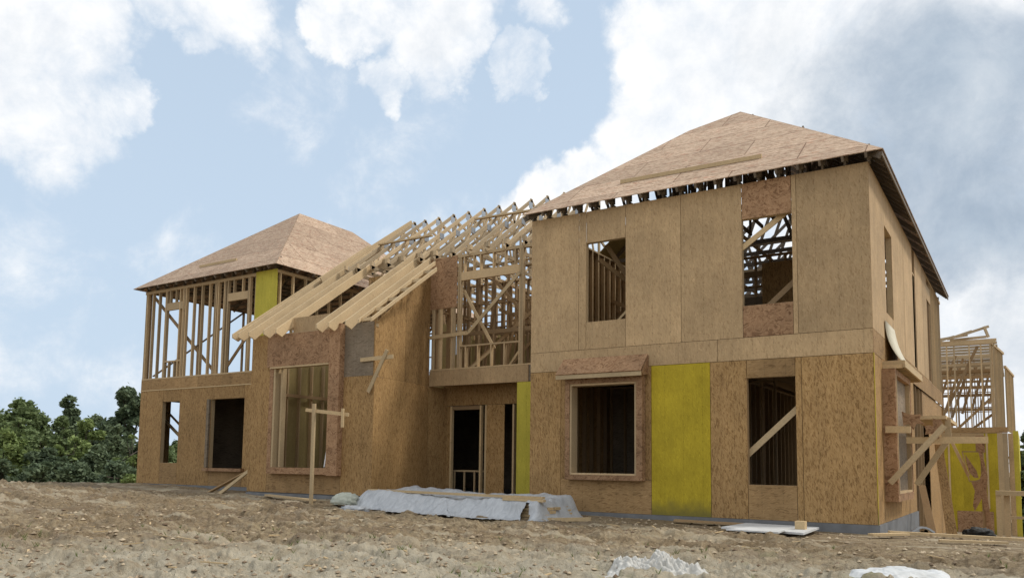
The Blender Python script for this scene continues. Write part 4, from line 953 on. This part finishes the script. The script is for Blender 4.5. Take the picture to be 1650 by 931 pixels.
for i in range(12):
    a0, a1 = i / 12 * 1.6, (i + 1) / 12 * 1.6
    mb.beam((.32 + .2 * a0, .9 + .25 * a0, gz(.4, 1) + .04 + .10 * math.sin(a0 * 1.9)), (.32 + .2 * a1, .9 + .25 * a1, gz(.4, 1) + .04 + .10 * math.sin(a1 * 1.9)), .05, .03)
tag(mb.build('metal_strap', M['steel'], None, origin=(.4, 1.1, gz(.4, 1))), 'bent grey metal strap on the dirt beside the concrete footing', 'strap')

# scaffold bracket on the side wall
SC = thing('scaffold_bracket', (.5, .8, 1.2), 'rough timber scaffold bracket with slanting props on the right side wall', 'scaffold bracket')
MB().beam((.05, .68, 1.51), (.42, .68, 1.50), .05, .11).build('beam', M['board'], SC)
MB().beam((.10, .62, .64), (.90, .72, 1.56), .04, .09, (1, 0, 0)).build('prop', M['board'], SC)
MB().beam((.32, 2.2, .60), (.86, 2.4, 1.46), .04, .09, (1, 0, 0)).build('prop', M['board'], SC)
MB().beam((.25, 1.6, 1.36), (1.45, 1.6, 1.36), .04, .11).build('beam', M['board'], SC)
MB().box(.3, .85, 1.7, 4.2, 1.72, 1.78).build('platform', M['board'], SC)
MB().beam((.86, 1.9, 1.75), (.86, 1.9, 1.35), .04, .09, (1, 0, 0)).build('post', M['board'], SC)
rs = random.Random(5); pts = []
for i in range(18):
    a = i / 18 * 2 * math.pi; r = .07 + rs.random() * .15
    pts.append((.70 + math.cos(a) * r * .8, 1.45, 1.52 + math.sin(a) * r))
MB().slab(pts, (0, .02, 0)).build('torn_sheet', M['osb_red'], SC)
pts = [(.20, 1.5, 1.85), (.34, 1.5, 1.79), (.5, 1.5, 1.80), (.47, 1.5, 1.7), (.56, 1.5, 1.62), (.42, 1.5, 1.64), (.37, 1.5, 1.53), (.3, 1.5, 1.64), (.22, 1.5, 1.6)]
MB().slab(pts, (0, .02, 0)).build('torn_sheet', M['osb_red'], SC)
# leaning sheets
zl1 = gz(.9, 2.4)
tag(MB().slab([(.46, 4.1, 1.35), (.60, 4.1, 1.35), (.88, 3.0, gz(.88, 3.) - .02), (.70, 3.0, gz(.70, 3.) - .02)], (0, -.03, .01)).build('leaning_sheet', M['osb_low'], None, origin=(.8, 3, -.3)), 'light strand board strip leaning by the dark side opening, right of two', 'leaning sheet')
tag(MB().slab([(.14, 4.3, .55), (.26, 4.3, .55), (.52, 3.4, gz(.52, 3.4) - .02), (.38, 3.4, gz(.38, 3.4) - .02)], (0, -.03, .01)).build('leaning_sheet', M['stud_dark_shade'], None, origin=(.5, 3.6, -.3)), 'darker plank leaning by the dark side opening, left of two', 'leaning sheet')
M['dark'] = plain('dark_rubbish', (.06, .06, .055), (.03, .03, .03), 8, .8, .5)
lump('rubbish_pile', (1.05, 6.2, gz(1.05, 6.2) + .05), .25, .3, .14, 'dark heap of rubbish behind the leaning boards', 'rubbish', 'dark', 5, .4)
# hanging ragged strand board scraps before the yellow wall
RG = thing('torn_board_post', (.93, 12.0, gz(.93, 12)), 'ragged post of torn strand board scraps standing before the rear yellow wall', 'scrap post')
Yg = 12.0
def sc(u0, v0): return (u0, Yg, v0)
rg = []

MB().box(.80, 1.02, Yg, Yg + .02, 1.36, 1.82).build('torn_sheet', M['osb_red'], RG)
MB().slab([sc(*p) for p in ((.86, 1.36), (.94, 1.36), (1.0, 1.05), (1.06, .7), (1.02, .3), (1.08, -.3), (1.12, -1.0), (.98, -1.0), (.98, -.4), (.9, .1), (.72, -.25), (.68, -.1), (.74, .3), (.66, .55), (.86, .62), (.95, .9))], (0, .02, 0)).build('torn_sheet', M['osb_red'], RG)
MB().slab([sc(*p) for p in ((.54, 1.3), (.66, 1.1), (.8, .85), (.84, .66), (.74, .66), (.62, .8), (.56, 1.05))], (0, .02, 0)).build('torn_sheet', M['osb_red'], RG)
fr_ = MB()
fr_.beam(sc(.47, 1.38), sc(.84, 1.38), .02, .03); fr_.beam(sc(.47, 1.38), sc(.62, .56), .02, .03, (1, 0, 0)); fr_.beam(sc(.62, .56), sc(.88, .58), .02, .03)
fr_.build('thin_frame', M['stud_dark_shade'], RG)
MB().beam((.18, Yg + .1, 1.75), (.60, Yg + .1, .7), .04, .08, (1, 0, 0)).build('prop', M['stud'], RG)
MB().beam((-.2, Yg + .1, 1.84), (1.0, Yg + .1, 1.80), .04, .16).build('beam', M['board'], RG)
MB().box(.9, .98, Yg + .03, Yg + .1, gz(.93, 12.0) - .1, 1.36).build('post', M['stud_dark_shade'], RG)

# timber frame at the right edge
TF = thing('timber_frame', (1.6, 4.5, -.45), 'pale timber frame with two posts standing at the right picture edge', 'timber frame')
MB().box(1.44, 1.525, 4.48, 4.53, gz(1.5, 4.5) - .05, .39).build('post', M['board'], TF)
MB().box(1.57, 1.66, 4.60, 4.65, gz(1.6, 4.6) - .05, .39).build('post', M['stud'], TF)
MB().box(1.44, 2.6, 4.46, 4.68, .392, .48).build('top_beam', M['board'], TF)
MB().box(1.661, 2.6, 4.60, 4.64, -.05, -.0).build('rail', M['stud'], TF)
MB().box(2.5, 2.58, 4.48, 4.53, gz(2.5, 4.5) - .05, .39).build('post', M['board'], TF)
tag(MB().slab([(1.9, 9.0, .25), (5.0, 10.5, .25), (5.0, 10.5, .0), (1.9, 9.0, .0)], (0, .04, 0)).build('orange_barrier', plain('orange_barrier_net', (.6, .22, .08), None, 20), None, origin=(3, 9.5, 0)), 'faint orange strip of barrier behind the pale timber frame', 'barrier') if False else None

# crumpled white plastic and sand at the bottom edge
M['white_sheet'] = plain('whitish_sheet', (.60, .59, .55), (.40, .38, .34), 22, .6, .5)
def crumple(name, cx, cy, sx_, sy_, hgt, rot, seed, label, cat, mat, n=130, smoothh=False):
    V = []; F = []
    for i in range(n + 1):
        for j in range(n + 1):
            a, b = i / n * 2 - 1, j / n * 2 - 1
            r = math.hypot(a, b)
            X = a * sx_; Y = b * sy_
            wx = cx + X * math.cos(rot) - Y * math.sin(rot); wy = cy + X * math.sin(rot) + Y * math.cos(rot)
            edge = 1 + .35 * mnoise.noise(Vector((a * 1.8, b * 1.8, seed)))
            f = max(0, 1 - (r / edge) ** 2)
            p = Vector((wx * 3.2, wy * 3.2, seed)); q = Vector((wx * 8, wy * 8, seed + 3)); s3 = Vector((wx * 20, wy * 20, seed))
            if smoothh: z = f ** .7 * hgt * (1 + .12 * mnoise.noise(p))
            else: z = f ** .6 * hgt * (.45 + .9 * max(0, mnoise.noise(p) + .35) + .55 * (.5 - abs(mnoise.noise(q))) + .55 * mnoise.noise(s3) + .3 * mnoise.noise(s3 * 2.3))
            V.append((wx + .04 * mnoise.noise(q), wy, z - .05 * (r > edge) - .02))
    va = np.array(V); va[:, 2] += ground_h(va[:, 0], va[:, 1]) * .4 + base_h(va[:, 0], va[:, 1]) * .6; V = va.tolist()
    for i in range(n):
        for j in range(n):
            a = i * (n + 1) + j; F.append((a, a + n + 1, a + n + 2, a + 1))
    o = MB().raw(V, F).build(name, M[mat], None, origin=(cx, cy, float(base_h(cx, cy))), smooth=True)
    return tag(o, label, cat)
crumple('crumpled_sheet', -1.02, -6.45, .5, .4, .16, .5, 5.0, 'pointed crumpled whitish plastic heap at the bottom edge of the picture', 'plastic heap', 'white_sheet')
crumple('smooth_mound', .87, -5.1, .5, .45, .10, .55, 4.0, 'smooth pale mound of white sand at the bottom right', 'sand mound', 'white', smoothh=True)

# clods and sticks, loose on the dirt: countless
mb = MB(); rc = random.Random(11)
for i in range(15000):
    a = math.atan2(fwd.x, fwd.y) + R(rc.uniform(-38, 34)); d = 6.0 + 16 * rc.random() ** 1.5
    X = CAM.x + d * math.sin(a); Y = CAM.y + d * math.cos(a)
    if Y > -.35 and X < .3: continue
    if Y > 3: continue
    s_ = (.008 + .034 * rc.random() ** 4) * (1 if d > 9 else .8)
    z_ = gz(X, Y)
    ph = rc.random() * 6.28; vs = []
    for (u_, v_, w_) in ((1, 0, 0), (.3, .9, .1), (-.8, .5, 0), (-.7, -.6, .1), (.4, -.9, 0), (0, 0, .75), (.1, .1, -.6)):
        k = s_ * (.7 + .6 * rc.random())
        vs.append((X + k * (u_ * math.cos(ph) - v_ * math.sin(ph)), Y + k * (u_ * math.sin(ph) + v_ * math.cos(ph)), z_ + k * w_ * .9 + s_ * .15))
    fs_ = [(i_, (i_ + 1) % 5, 5) for i_ in range(5)] + [((i_ + 1) % 5, i_, 6) for i_ in range(5)]
    mb.raw(vs, fs_)
mt, N, b = new_mat('dirt_clod')
geo = N.n('ShaderNodeNewGeometry')
N.t.links.new(N.mix(geo.outputs['Random Per Island'], (.15, .10, .06), (.50, .40, .27)), b.inputs['Base Color'])
o = mb.build('dirt_clods', mt, None, origin=(-4, -5, -.1)); tag(o, 'small clods of dirt scattered over the churned ground', 'dirt clods', kind='stuff')
mb = MB()
for i in range(160):
    a = math.atan2(fwd.x, fwd.y) + R(rc.uniform(-38, 34)); d = 7.0 + 12 * rc.random()
    X = CAM.x + d * math.sin(a); Y = CAM.y + d * math.cos(a)
    if Y > -.5: continue
    ph = rc.random() * 3.14; l_ = .03 + .14 * rc.random() ** 2; z_ = gz(X, Y) + .01
    mb.beam((X - l_ * math.cos(ph), Y - l_ * math.sin(ph), z_ + rc.uniform(0, .03)), (X + l_ * math.cos(ph), Y + l_ * math.sin(ph), z_ + rc.uniform(0, .03)), .018, .010)
o = mb.build('wood_scraps', M['board'], None, origin=(-4, -5, -.1)); tag(o, 'tiny splinters and wood scraps scattered over the dirt', 'wood scraps', kind='stuff')
mb = MB()
for i in range(420):
    a = math.atan2(fwd.x, fwd.y) + R(rc.uniform(-37, 33)); d = 6.5 + 4.5 * rc.random()
    cl = mnoise.noise(Vector((a * 9, d * .9, 2)))
    if cl < .12: continue
    X = CAM.x + d * math.sin(a); Y = CAM.y + d * math.cos(a); z_ = gz(X, Y)
    for k in range(4):
        ph = rc.random() * 6.28; l_ = .03 + .05 * rc.random()
        mb.raw([(X - .004, Y, z_), (X + .004, Y + .004, z_), (X + l_ * .6 * math.cos(ph), Y + l_ * .6 * math.sin(ph), z_ + l_)], [(0, 1, 2)])
M['grass'] = plain('weed_green', (.13, .18, .05), (.20, .22, .08), 10)
o = mb.build('grass_tufts', M['grass'], None, origin=(-4, -5, -.1)); tag(o, 'sparse green weeds sprouting in the foreground dirt', 'grass', kind='stuff')

# ================================================================== TREES
def leafmat(name, c1, c2):
    mt, N, b = new_mat(name)
    geo = N.n('ShaderNodeNewGeometry'); oi = N.n('ShaderNodeObjectInfo')
    n_ = N.noise(N.n('ShaderNodeTexCoord').outputs['Object'], .9, 3, .6)
    f = N.math('ADD', N.math('MULTIPLY', geo.outputs['Random Per Island'], .5), N.math('MULTIPLY', N.rng(n_, .35, .65), .5))
    col = N.mix(f, c1, c2)
    N.t.links.new(col, b.inputs['Base Color']); b.inputs['Roughness'].default_value = .6
    if 'Transmission Weight' in b.inputs: pass
    tr = N.n('ShaderNodeBsdfTranslucent', Color=col); ms = N.n('ShaderNodeMixShader')
    ms.inputs[0].default_value = .25
    N.t.links.new(b.outputs[0], ms.inputs[1]); N.t.links.new(tr.outputs[0], ms.inputs[2])
    N.t.links.new(ms.outputs[0], N.t.nodes['Material Output'].inputs[0])
    return mt
LM = [leafmat('leaf_mid', (.10, .145, .06), (.25, .31, .13)), leafmat('leaf_cool', (.095, .135, .075), (.23, .28, .15)), leafmat('leaf_dark', (.07, .105, .06), (.18, .225, .12)), leafmat('leaf_bright', (.12, .17, .055), (.27, .33, .11))]
M['bark'] = plain('bark', (.09, .07, .055), (.05, .04, .03), 6)
def tree(x, y, ztop, rad, kind, label, name='broadleaf_tree', cat='tree', low=.25, seed=0, leaf=.15, n=None, group=None):
    rt = random.Random(seed * 17 + 3); zb = float(base_h(x, y)); h = ztop - zb
    t = thing(name, (x, y, zb), label, cat, group)
    tr = MB(); cl = []
    nb = 11 if name == 'broadleaf_tree' else 8
    for i in range(nb):
        f = low + (1 - low) * (i + .5) / nb
        prof = {0: math.sin(math.pi * min(1, (f - low) / (1 - low) * .85 + .15)) ** .6, 1: (1 - ((f - low) / (1 - low)) ** 1.4) * .95 + .16, 2: math.sin(math.pi * min(1, (f - low) / (1 - low) * .78 + .22)) ** .5}[kind % 3]
        for k in range(3):
            a = rt.random() * 6.28; rr_ = rad * prof * rt.uniform(.15, .95)
            cl.append((x + rr_ * math.cos(a), y + rr_ * math.sin(a), zb + h * f * .94, rad * rt.uniform(.16, .40) * (.55 + .45 * prof), ))
    cl.append((x + rad * .05, y, ztop - rad * .22, rad * .24))
    # trunk and limbs
    px_ = Vector((x, y, zb - .3)); segs = 7
    def limb(a, b_, r0, r1):
        a, b_ = Vector(a), Vector(b_); d = (b_ - a); u_ = d.cross(Vector((.3, .9, .1))).normalized(); w_ = d.cross(u_).normalized(); vs = []
        for e, r in ((a, r0), (b_, r1)):
            for q in range(6): vs.append(e + (u_ * math.cos(q * 1.0472) + w_ * math.sin(q * 1.0472)) * r)
        tr.raw(vs, [(q, (q + 1) % 6, (q + 1) % 6 + 6, q + 6) for q in range(6)])
    pts_ = [Vector((x + .12 * rt.uniform(-1, 1) * i, y + .12 * rt.uniform(-1, 1) * i, zb - .3 + h * .85 * i / segs)) for i in range(segs + 1)]
    for i in range(segs): limb(pts_[i], pts_[i + 1], .17 * (1 - i / segs) * h / 8 + .02, .17 * (1 - (i + 1) / segs) * h / 8 + .02)
    for c in cl[::2]:
        i = min(segs, max(1, int((c[2] - zb) / h * segs * .85))); limb(pts_[i - 1], c[:3], .05 * h / 8, .015)
    tr.build('trunk', M['bark'], t)
    rn = np.random.default_rng(seed + 5)
    c = np.array(cl); n = n or int(560 * 34 / len(cl)); k = len(cl)
    d = rn.normal(size=(k, n, 3)); d /= np.linalg.norm(d, axis=2, keepdims=True)
    d *= c[:, None, 3:4] * rn.random((k, n, 1)) ** .45; d[:, :, 2] *= .8
    p = (c[:, None, :3] + d).reshape(-1, 3)
    rx = rn.normal(size=(len(p) // 5, 3)) * (rad * .42, rad * .42, h * .2) + (x, y, zb + h * (.5 + low * .4))
    dd_ = (np.linalg.norm(rx[:, None, :] - c[None, :, :3], axis=2) / c[None, :, 3]).min(1)
    p = np.concatenate([p, rx[(dd_ < 1.25) & (rx[:, 2] > zb + .1)]])
    hole_ = fbm(p[:, 0] * 1.3 + p[:, 1] * .9, p[:, 2] * 1.3, 2, seed)
    p = p[hole_ > .40]
    a = rn.uniform(-1, 1, p.shape) * (1, 1, .6); a /= np.linalg.norm(a, axis=1, keepdims=True)
    b_ = np.cross(a, rn.uniform(-1, 1, p.shape)); b_ /= np.linalg.norm(b_, axis=1, keepdims=True)
    s_ = leaf * rn.uniform(.55, 1.3, (len(p), 1))
    V = np.stack([p - a * s_, p + b_ * s_ * .6, p + a * s_, p - b_ * s_ * .6], 1).reshape(-1, 3)
    F = np.arange(len(V)).reshape(-1, 4)
    mb = MB(); mb.v = V.tolist(); mb.f = F.tolist()
    mb.build('crown', LM[kind], t)
    return t
TREES = [(-48.48, 10.79, 4.51, 2.07, 0, 'round-topped green tree at the far left edge of the tree line'), (-50.92, 14.82, 5.07, 1.86, 1, 'pointed tree with a narrow raised crown in the middle of the left tree line'), (-44.96, 15.15, 5.46, 2.14, 2, 'tallest dark dense tree right beside the left tower'), (-57.07, 20.21, 4.22, 1.85, 1, 'smaller grey-green tree between the pointed tree and the tallest dark one'), (-60.43, 18.21, 3.24, 1.9, 0, 'low pale tree showing in the gap between the two left crowns'), (-52.95, 10.65, 4.27, 2.1, 2, 'tree cut off by the left picture edge'), (-49.62, 20.86, 2.67, 1.93, 2, 'green tree seen through the narrow left tower window'), (-51.75, 24.81, 2.61, 2.05, 0, None), (2.22, 28.45, 2.73, 1.22, 2, 'dark tree at the right picture edge beyond the yellow wing'), (3.28, 36.43, 2.75, 1.75, 0, None)]
SHRUBS = [(-40.67, 6.25, 2.34, 1.64, 'bright green shrubby tree at the left picture edge below the crowns'), (-42.88, 8.59, 2.14, 1.36, 'olive bush below the round-topped left tree'), (-38.98, 7.44, 1.44, 1.07, 'dark bush low in the left tree line'), (-39.3, 8.97, 2.03, 1.46, 'yellow-green spreading bush in the middle of the left tree line'), (-36.95, 7.0, 0.99, 1.2, 'dark bush under the pointed tree'), (-37.87, 9.48, 1.65, 1.25, 'mid-green bush left of the tallest dark tree'), (-37.11, 10.73, 2.17, 1.07, 'light green bush touching the left tower corner'), (-28.56, 5.54, 0.25, 0.49, 'low leafy weeds at the foot of the left tower corner'), (-36.29, 12.0, 1.49, 1.61, 'bush seen low through the narrow left tower window'), (2.08, 22.45, 0.94, 0.98, 'dark bush at the right picture edge under the tree')]
far_lab = {7: 'tree behind the left tower next to the one seen through its narrow window', 9: 'tree just beyond the right picture edge behind the dark tree'}
for i, (x, y, z, r, k, l) in enumerate(TREES):
    tree(x, y, z, r, k, l or far_lab[i], seed=i, low=.12 if k != 2 else .2, group='trees beyond the building site')
SHRUBS += [(-44.05, 8.46, 3.16, 1.59, 'rounded green bush left of the pointed tree, just under the sky'), (-43.41, 11.86, 3.27, 1.41, 'wide olive bush filling the gap right of the pointed tree'), (-40.97, 12.09, 2.95, 1.36, 'grey-green bush in front of the tallest dark tree'), (-44.89, 11.23, 3.41, 1.24, 'green bush in front of the pointed tree trunk'), (-36.4, 5.89, 0.69, 1.17, 'low dark scrub at the ground line left'), (-35.63, 7.34, 0.62, 1.34, 'low dark scrub at the ground line in the middle of the left tree line'), (-33.98, 8.19, 0.7, 1.14, 'low dark scrub at the ground line near the left tower'), (-37.04, 4.57, 0.75, 1.17, 'low dark scrub at the ground line on the left picture edge'), (-39.2, 14.84, 1.81, 1.17, 'bush seen at the right side of the narrow left tower window')]
for i, (x, y, z, r, l) in enumerate(SHRUBS):
    small = i == 7
    tree(x, y, z, r, [3, 0, 2, 3, 2, 1, 3, 3, 0, 2, 0, 3, 1, 0, 2, 2, 2, 2, 0][i], l, name='bush', cat='bush', low=.02, seed=40 + i, leaf=.12 if not small else .09, n=120 if small else 260, group='bushes along the tree line')
